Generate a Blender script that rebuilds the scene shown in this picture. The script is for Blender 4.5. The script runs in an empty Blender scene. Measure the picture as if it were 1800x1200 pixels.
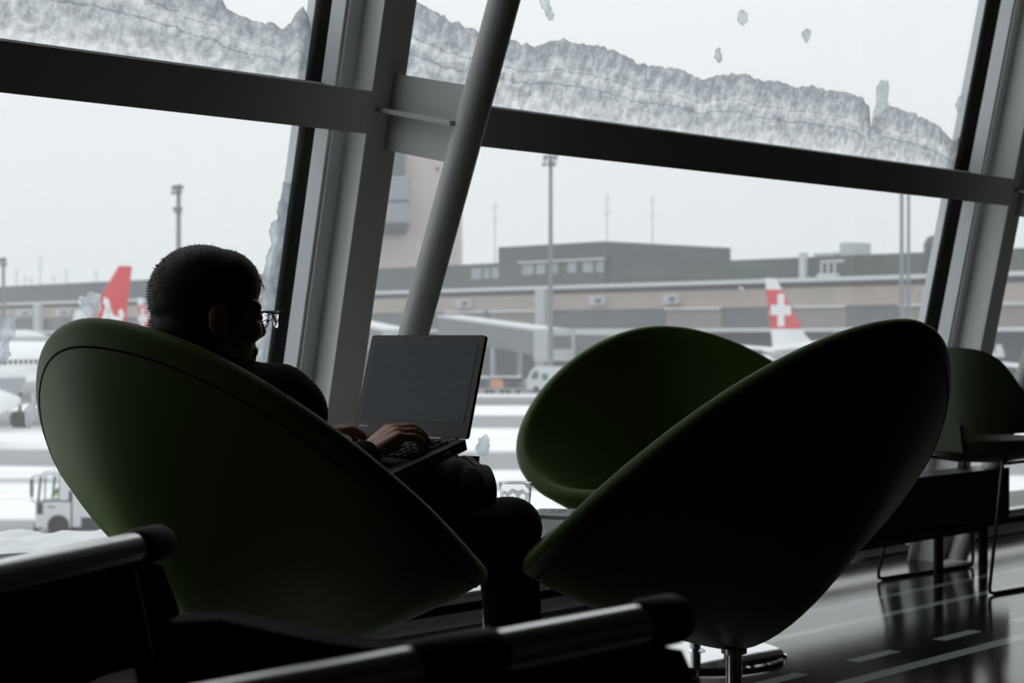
import bpy, bmesh, math, random
import numpy as np
from mathutils import Vector, Matrix, noise
random.seed(7)
C = bpy.context.scene.collection
PI = math.pi
# ------------------------------------------------------------------ basics
F, EYE, HY = 3000.0, 0.93, 590.0          # focal length in pixels, eye height, horizon row
def V(*a): return Vector(a)
def at(px, py, d):                         # a point d metres ahead, seen in that pixel
    return Vector(((px-900)/F*d, d, EYE-(py-HY)/F*d))
def s2l(c): return c/12.92 if c <= .04045 else ((c+.055)/1.055)**2.4
def rgb(r, g, b): return (s2l(r/255), s2l(g/255), s2l(b/255), 1)

# facade frame: D runs along the glass, N points into the room, U up the sloped glass, W out of it
B0 = V(1.354, 7.0, 0); D = V(.6951, .7189, 0); N = V(.7189, -.6951, 0)
U = (V(0, 0, 1)+.215*N).normalized(); W = D.cross(U)
if W.dot(N) < 0: W = -W
def fr(t, u, w): return B0+t*D+u*U+w*W
def fl(t, n, z): return B0+t*D+n*N+V(0, 0, z)
def on_plane(px, py, w):                   # facade coordinates of a pixel on the plane at depth w
    d = Vector(((px-900)/F, 1, (HY-py)/F)); c = V(0, 0, EYE)
    s = ((B0-c).dot(W)+w)/d.dot(W); p = c+s*d
    return (p-B0).dot(D), (p-B0).dot(U)

# ------------------------------------------------------------------ mesh builder
class MB:
    def __init__(s): s.v = []; s.f = []; s.m = []
    def add(s, vs, fs, mi=0):
        o = len(s.v); s.v += [Vector(p) for p in vs]
        for f in fs: s.f.append([i+o for i in f]); s.m.append(mi)
    def hexa(s, p, mi=0):                  # 8 corners: bottom ring, top ring
        s.add(p, [(3, 2, 1, 0), (4, 5, 6, 7), (0, 1, 5, 4), (1, 2, 6, 5), (2, 3, 7, 6), (3, 0, 4, 7)], mi)
    def box(s, x0, x1, y0, y1, z0, z1, fn=None, mi=0):
        p = [(x0, y0, z0), (x1, y0, z0), (x1, y1, z0), (x0, y1, z0), (x0, y0, z1), (x1, y0, z1), (x1, y1, z1), (x0, y1, z1)]
        if fn: p = [fn(*q) for q in p]
        s.hexa(p, mi)
    def fbox(s, t0, t1, u0, u1, w0, w1, mi=0): s.box(t0, t1, u0, u1, w0, w1, fr, mi)
    def tube(s, pts, r, n=12, cap=True, closed=False, mi=0):
        pts = [Vector(p) for p in pts]; k = len(pts)
        rs = r if isinstance(r, (list, tuple)) else [r]*k
        up = None; rings = []
        for i, p in enumerate(pts):
            a = pts[(i-1) % k] if (i > 0 or closed) else p
            b = pts[(i+1) % k] if (i < k-1 or closed) else p
            t = (b-a).normalized()
            if up is None:
                up = V(0, 0, 1) if abs(t.z) < .9 else V(1, 0, 0)
            x = up.cross(t)
            if x.length < 1e-6: x = V(1, 0, 0).cross(t)
            x.normalize(); y = t.cross(x); up = y
            rings.append([p+rs[i]*(math.cos(2*PI*j/n)*x+math.sin(2*PI*j/n)*y) for j in range(n)])
        vs = [q for r_ in rings for q in r_]; fs = []
        for i in range(k if closed else k-1):
            for j in range(n):
                a = i*n+j; b = i*n+(j+1) % n; i2 = (i+1) % k
                fs.append((a, b, i2*n+(j+1) % n, i2*n+j))
        if cap and not closed:
            fs.append(tuple(range(n-1, -1, -1))); fs.append(tuple((k-1)*n+j for j in range(n)))
        s.add(vs, fs, mi)
    def lathe(s, prof, n=32, M=None, mi=0): # prof: (r, z) list about the local z axis
        M = M or Matrix.Identity(4); k = len(prof); vs = []; fs = []
        for r, z in prof:
            for j in range(n):
                vs.append(M @ V(r*math.cos(2*PI*j/n), r*math.sin(2*PI*j/n), z))
        for i in range(k-1):
            for j in range(n):
                fs.append((i*n+j, i*n+(j+1) % n, (i+1)*n+(j+1) % n, (i+1)*n+j))
        if prof[0][0] > 1e-6: fs.append(tuple(range(n-1, -1, -1)))
        if prof[-1][0] > 1e-6: fs.append(tuple((k-1)*n+j for j in range(n)))
        s.add(vs, fs, mi)
    def prism(s, poly, h0, h1, fn=None, mi=0):  # poly in (x,y), extruded h0..h1
        fn = fn or (lambda x, y, z: V(x, y, z)); n = len(poly)
        vs = [fn(x, y, h0) for x, y in poly]+[fn(x, y, h1) for x, y in poly]
        fs = [tuple(range(n-1, -1, -1)), tuple(range(n, 2*n))]
        for i in range(n): fs.append((i, (i+1) % n, n+(i+1) % n, n+i))
        s.add(vs, fs, mi)
    def ball(s, c, r, M=None, nu=20, nv=12, mi=0):
        c = Vector(c); r = (r, r, r) if not isinstance(r, (tuple, list)) else r
        vs = [None]; vs = []
        for i in range(nv+1):
            a = PI*i/nv
            for j in range(nu):
                b = 2*PI*j/nu
                p = V(r[0]*math.sin(a)*math.cos(b), r[1]*math.sin(a)*math.sin(b), r[2]*math.cos(a))
                vs.append(c+(M @ p if M else p))
        fs = [(i*nu+j, (i+1)*nu+j, (i+1)*nu+(j+1) % nu, i*nu+(j+1) % nu) for i in range(nv) for j in range(nu)]
        s.add(vs, fs, mi)
    def capsule(s, a, ra, b, rb, n=16):    # tapered limb segment, closed
        a = Vector(a); b = Vector(b)
        s.ball(a, ra, nu=n, nv=10); s.ball(b, rb, nu=n, nv=10); s.tube([a, b], [ra, rb], n)
    def build(s, name, mats, parent=None, smooth=40, mods=()):
        me = bpy.data.meshes.new(name)
        me.from_pydata([tuple(p) for p in s.v], [], s.f)
        mats = mats if isinstance(mats, (list, tuple)) else [mats]
        for m in mats: me.materials.append(m)
        if len(mats) > 1: me.polygons.foreach_set('material_index', s.m)
        bm = bmesh.new(); bm.from_mesh(me)
        bmesh.ops.remove_doubles(bm, verts=bm.verts, dist=1e-6)
        bmesh.ops.recalc_face_normals(bm, faces=bm.faces); bm.to_mesh(me); bm.free()
        if smooth:
            me.polygons.foreach_set('use_smooth', [True]*len(me.polygons))
            me.set_sharp_from_angle(angle=math.radians(smooth))
        o = bpy.data.objects.new(name, me); C.objects.link(o)
        if parent:
            o.parent = parent
            o.matrix_parent_inverse = parent.matrix_world.inverted()
        return o
def remeshed(mb, name, mat, voxel, smooth_it, parent=None, fac=.5):
    o = mb.build(name, mat, None, 0)
    m = o.modifiers.new('r', 'REMESH'); m.mode = 'VOXEL'; m.voxel_size = voxel; m.use_smooth_shade = True
    if smooth_it:
        m = o.modifiers.new('s', 'SMOOTH'); m.factor = fac; m.iterations = smooth_it
    dg = bpy.context.evaluated_depsgraph_get(); dg.update()
    me = bpy.data.meshes.new_from_object(o.evaluated_get(dg))
    o.modifiers.clear(); old = o.data; o.data = me; bpy.data.meshes.remove(old); me.name = name
    me.materials.clear(); me.materials.append(mat)
    me.polygons.foreach_set('use_smooth', [True]*len(me.polygons))
    if parent:
        o.parent = parent; o.matrix_parent_inverse = parent.matrix_world.inverted()
    return o
def tag(o, label=None, cat=None, group=None, kind=None):
    if label: o['label'] = label
    if cat: o['category'] = cat
    if group: o['group'] = group
    if kind: o['kind'] = kind
    return o
def empty(name, loc, label, cat, rz=0, group=None):
    o = bpy.data.objects.new(name, None); C.objects.link(o)
    o.location = loc; o.rotation_euler = (0, 0, rz); o.empty_display_size = .1
    o.matrix_world = Matrix.Translation(loc) @ Matrix.Rotation(rz, 4, 'Z')
    return tag(o, label, cat, group)
def lpart(mb, name, mat, parent, **k):     # a part whose mesh is written in its parent's own coordinates
    o = mb.build(name, mat, None, **k); o.parent = parent; return o
def copy_tree(o, parent=None):
    c = o.copy(); C.objects.link(c)
    if parent: c.parent = parent; c.matrix_parent_inverse = o.matrix_parent_inverse.copy()
    for ch in [x for x in bpy.data.objects if x.parent == o]: copy_tree(ch, c)
    return c

# ------------------------------------------------------------------ materials
def mat(name, col, rough=.5, metal=0, spec=.5, bump=0, bscale=50, var=0, vscale=8, coat=0):
    m = bpy.data.materials.new(name); m.use_nodes = True; nt = m.node_tree; b = nt.nodes['Principled BSDF']
    b.inputs['Base Color'].default_value = col; b.inputs['Roughness'].default_value = rough
    b.inputs['Metallic'].default_value = metal; b.inputs['Specular IOR Level'].default_value = spec
    b.inputs['Coat Weight'].default_value = coat
    tc = nt.nodes.new('ShaderNodeTexCoord')
    if var:
        n = nt.nodes.new('ShaderNodeTexNoise'); n.inputs['Scale'].default_value = vscale; n.inputs['Detail'].default_value = 5
        nt.links.new(tc.outputs['Object'], n.inputs['Vector'])
        mr = nt.nodes.new('ShaderNodeMapRange'); mr.inputs['From Min'].default_value = .3; mr.inputs['From Max'].default_value = .7
        mr.inputs['To Min'].default_value = 1-var; mr.inputs['To Max'].default_value = 1+var
        nt.links.new(n.outputs['Fac'], mr.inputs['Value'])
        mx = nt.nodes.new('ShaderNodeVectorMath'); mx.operation = 'SCALE'; mx.inputs[0].default_value = col[:3]
        nt.links.new(mr.outputs['Result'], mx.inputs['Scale']); nt.links.new(mx.outputs['Vector'], b.inputs['Base Color'])
    if bump:
        n = nt.nodes.new('ShaderNodeTexNoise'); n.inputs['Scale'].default_value = bscale; n.inputs['Detail'].default_value = 6
        nt.links.new(tc.outputs['Object'], n.inputs['Vector'])
        bp = nt.nodes.new('ShaderNodeBump'); bp.inputs['Strength'].default_value = bump; bp.inputs['Distance'].default_value = .01
        nt.links.new(n.outputs['Fac'], bp.inputs['Height']); nt.links.new(bp.outputs['Normal'], b.inputs['Normal'])
    return m
M = {}
M['steel'] = mat('grey_painted_steel', rgb(206, 207, 206), .42, var=.04, vscale=3)
M['alu'] = mat('grey_window_profile', rgb(224, 227, 229), .4, var=.03)
M['gasket'] = mat('black_rubber_gasket', rgb(10, 10, 10), .8, spec=.1)
M['wall'] = mat('dark_room_wall', rgb(24, 24, 23), .8, var=.05)
M['ceil'] = mat('dark_ceiling', rgb(24, 24, 23), .8, var=.05)
M['sill'] = mat('grey_sill', rgb(150, 150, 148), .45, var=.05)
M['chrome'] = mat('chrome', (.86, .86, .86, 1), .2, 1)
M['mirror'] = mat('polished_steel', (.86, .87, .88, 1), .035, 1, bump=.02, bscale=6)
M['green'] = mat('green_leather', rgb(52, 70, 8), .55, spec=.22, bump=.03, bscale=180, var=.06, vscale=6)
for k_, v_ in (('Sheen Weight', .28), ('Sheen Roughness', .35), ('Sheen Tint', (.55, .85, .25, 1))): M['green'].node_tree.nodes['Principled BSDF'].inputs[k_].default_value = v_
M['green_in'] = mat('green_leather_seat', rgb(74, 94, 26), .45, bump=.05, bscale=160, var=.06, vscale=6)
M['seam'] = mat('dark_green_welt', rgb(20, 26, 8), .9, spec=.05)
M['olive'] = mat('dark_green_plastic_shell', rgb(40, 52, 24), .45, var=.05)
M['blackleather'] = mat('black_leather', rgb(9, 9, 11), .85, spec=.08, bump=.08, bscale=150)
M['blackplastic'] = mat('black_plastic', rgb(9, 9, 10), .65, spec=.25)
M['blackwood'] = mat('black_lacquer', rgb(13, 13, 13), .4, var=.1)
M['skin'] = mat('skin', rgb(196, 146, 120), .5, bump=.05, bscale=90, var=.06, vscale=25)
M['hair'] = mat('black_hair', rgb(14, 12, 11), .6, var=.2, vscale=60)
M['jacket'] = mat('black_wool', rgb(20, 20, 23), .9, bump=.2, bscale=220, spec=.2)
M['trouser'] = mat('black_cloth', rgb(15, 15, 16), .9, bump=.2, bscale=200, spec=.2)
M['shoe'] = mat('black_shoe_leather', rgb(10, 10, 9), .75, spec=.2, bump=.05)
M['sole'] = mat('black_shoe_rubber', rgb(12, 12, 12), .8)
M['wire'] = mat('dark_metal_wire', rgb(70, 70, 70), .35, 1)
M['lens'] = None
M['laptop'] = mat('charcoal_laptop_shell', rgb(52, 54, 57), .5, bump=.02, bscale=300)
M['deck'] = mat('dark_grey_keyboard_deck', rgb(66, 68, 72), .5)
M['key'] = mat('black_keycap', rgb(26, 26, 28), .35)
M['badge'] = mat('silver_badge', rgb(235, 235, 235), .3)
M['white'] = mat('white_table_laminate', rgb(214, 216, 216), .16, spec=.65, var=.02)
M['folder'] = mat('grey_menu_card', rgb(150, 154, 156), .5, var=.05, vscale=30)
M['print'] = mat('dark_print', rgb(70, 74, 78), .6)
def stripes_floor():
    m = bpy.data.materials.new('grey_floor_with_pale_lines'); m.use_nodes = True; nt = m.node_tree; b = nt.nodes['Principled BSDF']
    tc = nt.nodes.new('ShaderNodeTexCoord'); sp = nt.nodes.new('ShaderNodeSeparateXYZ'); nt.links.new(tc.outputs['Object'], sp.inputs[0])
    def band(sock, c, h):
        a = nt.nodes.new('ShaderNodeMath'); a.operation = 'SUBTRACT'; nt.links.new(sock, a.inputs[0]); a.inputs[1].default_value = c
        a2 = nt.nodes.new('ShaderNodeMath'); a2.operation = 'ABSOLUTE'; nt.links.new(a.outputs[0], a2.inputs[0])
        a3 = nt.nodes.new('ShaderNodeMath'); a3.operation = 'LESS_THAN'; nt.links.new(a2.outputs[0], a3.inputs[0]); a3.inputs[1].default_value = h
        return a3.outputs[0]
    def op(o, a, b_):
        n = nt.nodes.new('ShaderNodeMath'); n.operation = o; nt.links.new(a, n.inputs[0]); nt.links.new(b_, n.inputs[1]); return n.outputs[0]
    mask = None
    for c, h in FLOOR_LINES:
        k = band(sp.outputs['Y'], c, h); mask = k if mask is None else op('MAXIMUM', mask, k)
    dash = band(sp.outputs['Y'], FLOOR_DASH, .022)
    md = nt.nodes.new('ShaderNodeMath'); md.operation = 'FLOORED_MODULO'; nt.links.new(sp.outputs['X'], md.inputs[0]); md.inputs[1].default_value = DASH_P
    on = band(md.outputs[0], DASH_C, DASH_H)
    mask = op('MAXIMUM', mask, op('MULTIPLY', dash, on))
    nz = nt.nodes.new('ShaderNodeTexNoise'); nz.inputs['Scale'].default_value = 2.2; nz.inputs['Detail'].default_value = 8
    nt.links.new(tc.outputs['Object'], nz.inputs['Vector'])
    cr = nt.nodes.new('ShaderNodeValToRGB'); cr.color_ramp.elements[0].position = .3; cr.color_ramp.elements[1].position = .75
    cr.color_ramp.elements[0].color = rgb(24, 28, 30); cr.color_ramp.elements[1].color = rgb(34, 39, 41)
    nt.links.new(nz.outputs['Fac'], cr.inputs['Fac'])
    mx = nt.nodes.new('ShaderNodeMix'); mx.data_type = 'RGBA'; nt.links.new(mask, mx.inputs['Factor'])
    nt.links.new(cr.outputs['Color'], mx.inputs['A']); mx.inputs['B'].default_value = rgb(168, 174, 175)
    nt.links.new(mx.outputs['Result'], b.inputs['Base Color'])
    rr = nt.nodes.new('ShaderNodeMapRange'); rr.inputs['To Min'].default_value = .08; rr.inputs['To Max'].default_value = .17
    nt.links.new(nz.outputs['Fac'], rr.inputs['Value']); nt.links.new(rr.outputs['Result'], b.inputs['Roughness'])
    b.inputs['Specular IOR Level'].default_value = .36
    return m
def pane_glass():
    m = bpy.data.materials.new('speckled_window_glass'); m.use_nodes = True; nt = m.node_tree
    for n in list(nt.nodes): nt.nodes.remove(n)
    out = nt.nodes.new('ShaderNodeOutputMaterial'); tr = nt.nodes.new('ShaderNodeBsdfTransparent'); tr.inputs[0].default_value = (.965, .975, .975, 1)
    gl = nt.nodes.new('ShaderNodeBsdfGlossy'); gl.inputs['Roughness'].default_value = .02; gl.inputs['Color'].default_value = (.8, .8, .8, 1)
    tl = nt.nodes.new('ShaderNodeBsdfTranslucent'); tl.inputs[0].default_value = (.95, .96, .97, 1)
    fz = nt.nodes.new('ShaderNodeFresnel'); fz.inputs['IOR'].default_value = 1.3
    geo = nt.nodes.new('ShaderNodeNewGeometry'); ff = nt.nodes.new('ShaderNodeMath'); ff.operation = 'SUBTRACT'; ff.inputs[0].default_value = 1; nt.links.new(geo.outputs['Backfacing'], ff.inputs[1])
    fm = nt.nodes.new('ShaderNodeMath'); fm.operation = 'MULTIPLY'; nt.links.new(fz.outputs[0], fm.inputs[0]); nt.links.new(ff.outputs[0], fm.inputs[1])
    m1 = nt.nodes.new('ShaderNodeMixShader'); nt.links.new(fm.outputs[0], m1.inputs[0]); nt.links.new(tr.outputs[0], m1.inputs[1]); nt.links.new(gl.outputs[0], m1.inputs[2])
    tc = nt.nodes.new('ShaderNodeTexCoord')
    vo = nt.nodes.new('ShaderNodeTexVoronoi'); vo.inputs['Scale'].default_value = 30; nt.links.new(tc.outputs['Object'], vo.inputs['Vector'])
    sm = nt.nodes.new('ShaderNodeTexNoise'); sm.inputs['Scale'].default_value = 1.3; sm.inputs['Detail'].default_value = 4; nt.links.new(tc.outputs['Object'], sm.inputs['Vector'])
    sep = nt.nodes.new('ShaderNodeSeparateColor'); nt.links.new(vo.outputs['Color'], sep.inputs[0])
    # droplet radius differs from cell to cell, most cells have none
    rad = nt.nodes.new('ShaderNodeMapRange'); rad.inputs['From Min'].default_value = .5; rad.inputs['From Max'].default_value = 1; rad.inputs['To Min'].default_value = 0; rad.inputs['To Max'].default_value = .055
    nt.links.new(sep.outputs[0], rad.inputs['Value'])
    ls = nt.nodes.new('ShaderNodeMath'); ls.operation = 'LESS_THAN'; nt.links.new(vo.outputs['Distance'], ls.inputs[0]); nt.links.new(rad.outputs['Result'], ls.inputs[1])
    df = nt.nodes.new('ShaderNodeMapRange'); df.inputs['From Min'].default_value = .3; df.inputs['From Max'].default_value = .7; df.inputs['To Min'].default_value = .022; df.inputs['To Max'].default_value = .045
    nt.links.new(sm.outputs['Fac'], df.inputs['Value'])
    ml = nt.nodes.new('ShaderNodeMath'); ml.operation = 'MULTIPLY_ADD'; nt.links.new(ls.outputs[0], ml.inputs[0]); ml.inputs[1].default_value = .35; nt.links.new(df.outputs['Result'], ml.inputs[2])
    m2 = nt.nodes.new('ShaderNodeMixShader'); nt.links.new(ml.outputs[0], m2.inputs[0]); nt.links.new(m1.outputs[0], m2.inputs[1]); nt.links.new(tl.outputs[0], m2.inputs[2])
    nt.links.new(m2.outputs[0], out.inputs[0]); return m
def snow_pack(name, c0, c1, strata=True, tfrac=.82, clear=0):
    """wet snow lying on the glass: lets daylight through, denser and thinner layers"""
    m = bpy.data.materials.new(name); m.use_nodes = True; nt = m.node_tree
    for n in list(nt.nodes): nt.nodes.remove(n)
    out = nt.nodes.new('ShaderNodeOutputMaterial'); tl = nt.nodes.new('ShaderNodeBsdfTranslucent'); df = nt.nodes.new('ShaderNodeBsdfDiffuse')
    tc = nt.nodes.new('ShaderNodeTexCoord')
    nz = nt.nodes.new('ShaderNodeTexNoise'); nz.inputs['Scale'].default_value = 26; nz.inputs['Detail'].default_value = 9; nz.inputs['Roughness'].default_value = .72
    mp = nt.nodes.new('ShaderNodeMapping'); mp.inputs['Scale'].default_value = (1, 1.5, 1); nt.links.new(tc.outputs['Object'], mp.inputs[0]); nt.links.new(mp.outputs[0], nz.inputs['Vector'])
    fac = nz.outputs['Fac']
    if strata:
        at_ = nt.nodes.new('ShaderNodeAttribute'); at_.attribute_name = 'layer'
        big = nt.nodes.new('ShaderNodeTexNoise'); big.inputs['Scale'].default_value = 5; big.inputs['Detail'].default_value = 5; nt.links.new(tc.outputs['Object'], big.inputs['Vector'])
        a = nt.nodes.new('ShaderNodeMath'); a.operation = 'MULTIPLY_ADD'; nt.links.new(big.outputs['Fac'], a.inputs[0]); a.inputs[1].default_value = .09; nt.links.new(at_.outputs['Fac'], a.inputs[2])
        cr = nt.nodes.new('ShaderNodeValToRGB'); e = cr.color_ramp.elements
        stops = [(0, .40), (.045, .44), (.07, .74), (.16, .84), (.30, .60), (.44, .42), (.545, .40), (.562, .12), (.578, .40), (.66, .50), (.705, .52), (.718, .22), (.732, .46), (.80, .33), (.90, .28), (1, .22)]
        e[0].position = 0; e[1].position = 1
        while len(e) < len(stops): e.new(.5)
        for i, (p, q) in enumerate(stops): e[i].position = p; e[i].color = (q, q, q, 1)
        nt.links.new(a.outputs[0], cr.inputs['Fac'])
        ad = nt.nodes.new('ShaderNodeMath'); ad.operation = 'MULTIPLY_ADD'; nt.links.new(nz.outputs['Fac'], ad.inputs[0]); ad.inputs[1].default_value = 1.75
        sb = nt.nodes.new('ShaderNodeMath'); sb.operation = 'SUBTRACT'; nt.links.new(cr.outputs['Color'], sb.inputs[0]); sb.inputs[1].default_value = .84
        nt.links.new(sb.outputs[0], ad.inputs[2]); fac = ad.outputs[0]
    rp = nt.nodes.new('ShaderNodeValToRGB'); rp.color_ramp.elements[0].position = .18 if strata else .38; rp.color_ramp.elements[1].position = .82 if strata else .62
    rp.color_ramp.elements[0].color = c0; rp.color_ramp.elements[1].color = c1
    nt.links.new(fac, rp.inputs['Fac']); nt.links.new(rp.outputs[0], tl.inputs[0]); df.inputs[0].default_value = (.9, .92, .94, 1)
    mx = nt.nodes.new('ShaderNodeMixShader'); mx.inputs[0].default_value = tfrac
    if clear:
        tp = nt.nodes.new('ShaderNodeBsdfTransparent'); nt.links.new(rp.outputs[0], tp.inputs[0]); m0 = nt.nodes.new('ShaderNodeMixShader'); m0.inputs[0].default_value = clear
        nt.links.new(tl.outputs[0], m0.inputs[1]); nt.links.new(tp.outputs[0], m0.inputs[2])
    nt.links.new(df.outputs[0], mx.inputs[1]); nt.links.new(m0.outputs[0] if clear else tl.outputs[0], mx.inputs[2]); nt.links.new(mx.outputs[0], out.inputs[0])
    return m
def clear_glass(name, tint=(.97, .98, .98, 1), ior=1.45, rough=0.0):
    m = bpy.data.materials.new(name); m.use_nodes = True; b = m.node_tree.nodes['Principled BSDF']
    b.inputs['Base Color'].default_value = tint; b.inputs['Transmission Weight'].default_value = 1; b.inputs['Roughness'].default_value = rough; b.inputs['IOR'].default_value = ior
    return m
M['glass'] = pane_glass()
M['snow_pack'] = snow_pack('packed_wet_snow', (.40, .42, .445, 1), (1, 1, 1, 1), True, .96, .85)
M['snow_crust'] = snow_pack('white_snow_crust', (.985, .99, .995, 1), (.99, .995, 1, 1), False, .9)
M['snow_bit'] = snow_pack('frozen_snow_patch', (.62, .65, .68, 1), (.98, .99, .99, 1), False, .94, .6)
M['tumbler'] = clear_glass('tumbler_glass', ior=1.48)
M['lens'] = clear_glass('spectacle_lens', ior=1.08)

# ------------------------------------------------------------------ room shell
def floor_n(px, py):
    d = F*EYE/(py-HY); p = V((px-900)/F*d, d, 0)-B0
    return p.dot(D), -p.dot(N)
FLOOR_LINES = []
for (a, b, hw) in (((1417, 1078), (1800, 997), .022), ((1370, 1127), (1800, 1022), .022), ((1500, 1200), (1800, 1115), .026)):
    n_ = (floor_n(*a)[1]+floor_n(*b)[1])/2; FLOOR_LINES.append((n_, hw))
FLOOR_LINES.append((FLOOR_LINES[2][0]-.62, .024))
FLOOR_LINES.append((FLOOR_LINES[2][0]-1.9, .024))
dl = [floor_n(1683, 1112), floor_n(1540, 1153), floor_n(1388, 1192)]
FLOOR_DASH = sum(p[1] for p in dl)/3
DASH_P = abs(dl[0][0]-dl[2][0])/2; DASH_H = abs(floor_n(1640, 1120)[0]-floor_n(1722, 1106)[0])/2; DASH_C = dl[1][0] % DASH_P
M['floor'] = stripes_floor()
T0, T1, ND, ZC = -10.5, 7.1, 9.0, 3.25
RF = Matrix((( D.x, -N.x, 0, B0.x), (D.y, -N.y, 0, B0.y), (0, 0, 1, 0), (0, 0, 0, 1)))
def struct(name, mb, m, label=None, **k):
    o = mb.build(name, m, None, **k); o['kind'] = 'structure'
    if label: o['label'] = label
    return o
mb = MB(); mb.box(T0, T1, -ND, .1, -.12, 0); fo = struct('floor', mb, M['floor'], 'dark grey polished floor with pale painted lines', smooth=0)
fo.matrix_world = RF
mb = MB(); mb.box(T0, T1, .55, ND, ZC, ZC+.15, fl); struct('ceiling', mb, M['ceil'], smooth=0)
mb = MB(); mb.box(T0, T1, ND, ND+.2, -.12, ZC+.15, fl); struct('wall_back', mb, M['wall'], smooth=0)
mb = MB(); mb.box(T0-.2, T0, -.3, ND+.2, -.12, ZC+.15, fl); struct('wall_left', mb, M['wall'], smooth=0)
mb = MB(); mb.box(T1, T1+.2, -.3, ND+.2, -.12, ZC+.15, fl); struct('wall_right', mb, M['wall'], smooth=0)
TM_, SP_ = -3.065, 3.353
mb = MB(); mb.box(T0, T1, 3.18, 3.5, -.1, .3, fr); mb.box(T0, TM_-SP_-.06, 0, 3.5, -.1, .3, fr); struct('wall_front', mb, M['wall'], smooth=0)
mb = MB(); mb.box(T0, T1, -.16, .0, 0, .068, fl); struct('baseboard_front', mb, M['sill'], 'low pale grey sill rail along the foot of the windows', smooth=0)
mb = MB(); mb.box(T0, T1, -.002, .012, 0, .008, fl); struct('trim_1', mb, M['chrome'], smooth=0)
mb = MB(); mb.box(T0, T1, -.9, -.16, -.25, .03, fl); struct('trim_2', mb, mat('concrete_ledge', rgb(120, 120, 118), .9, var=.1), smooth=0)
# sloped mullions and transoms
TM, SP = -3.065, 3.353
ks = range(-1, 4)
ti = 3
for k in ks:
    t = TM+k*SP; mb = MB()
    mb.fbox(t-.053, t+.053, 0, 3.2, .284, .30)           # front flange
    mb.fbox(t-.007, t+.007, 0, 3.2, .165, .284)          # web
    mb.fbox(t-.050, t+.050, 0, 3.2, .155, .166)           # back flange
    o = struct('trim_%d' % ti, mb, M['steel'], smooth=0)
    if k == 0: o['label'] = 'sloping grey steel mullion behind the laptop, between the two large windows'
    if k == 1: o['label'] = 'sloping grey steel mullion at the right edge, behind the sled chair'
    ti += 1
for i, k in enumerate(list(ks)[:-1]):
    t0 = TM+k*SP; t1 = t0+SP; mb = MB()
    mb.fbox(t0+.05, t1-.05, 1.54, 1.648, .284, .30); mb.fbox(t0+.05, t1-.05, 1.588, 1.60, .11, .284)
    mb.fbox(t0+.05, t1-.05, 1.54, 1.648, .10, .116)
    o = struct('trim_%d' % ti, mb, M['steel'], smooth=0); ti += 1
    if k == -1: o['label'] = 'dark steel cross rail under the upper left pane'
    if k == 0: o['label'] = 'dark steel cross rail under the wide snowy upper pane'
# windows: one frame with its pane for each bay, lower and upper
wi = 1
for k in list(ks)[:-1]:
    t0 = TM+k*SP+.052; t1 = TM+(k+1)*SP-.052
    for (u0, u1) in ((.1, 1.60), (1.601, 3.2)):
        mb = MB(); g = .03
        for (a, b, c, d_) in ((t0, t1, u0, u0+(g if u0 < 1 else .046)), (t0, t1, u1-(.04 if u0 < 1 else g), u1)): mb.fbox(a, b, c, d_, .058, .10)
        for (a, b) in ((t0-.06, t0+.006), (t1-.006, t1+.06)): mb.fbox(a, b, u0, u1, .060, .101)
        o = struct('window_%d' % wi, mb, M['gasket'], smooth=0)
        lab = {(-1, .1): 'large lower left window looking onto the snowy apron', (-1, 1.636): 'upper left window covered with wet snow', (0, .1): 'large lower right window looking onto the terminal', (0, 1.636): 'upper right window with a bank of snow along its foot'}.get((k, .1 if u0 < 1 else 1.636))
        if lab: o['label'] = lab
        mb = MB(); mb.fbox(t0-.05, t1+.05, u0-.0, u1, .034, .040)
        p = mb.build('pane', M['glass'], o, 0)
        mb = MB()
        for (a, b, c, d_) in ((t0-.05, t1+.05, u0, u0+.035), (t0-.05, t1+.05, u1-.03, u1), (t0-.06, t0+.006, u0, u1), (t1-.006, t1+.06, u0, u1)): mb.fbox(a, b, c, d_, .002, .033)
        mb.build('outer_frame', M['alu'], o, 0)
        mb = MB()
        for (a, b) in ((t0-.055, t0+.006), (t1-.006, t1+.055)): mb.fbox(a, b, u0, u1, .101, .156)
        mb.build('glazing_bead', M['alu'], o, 0)
        wi += 1
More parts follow.
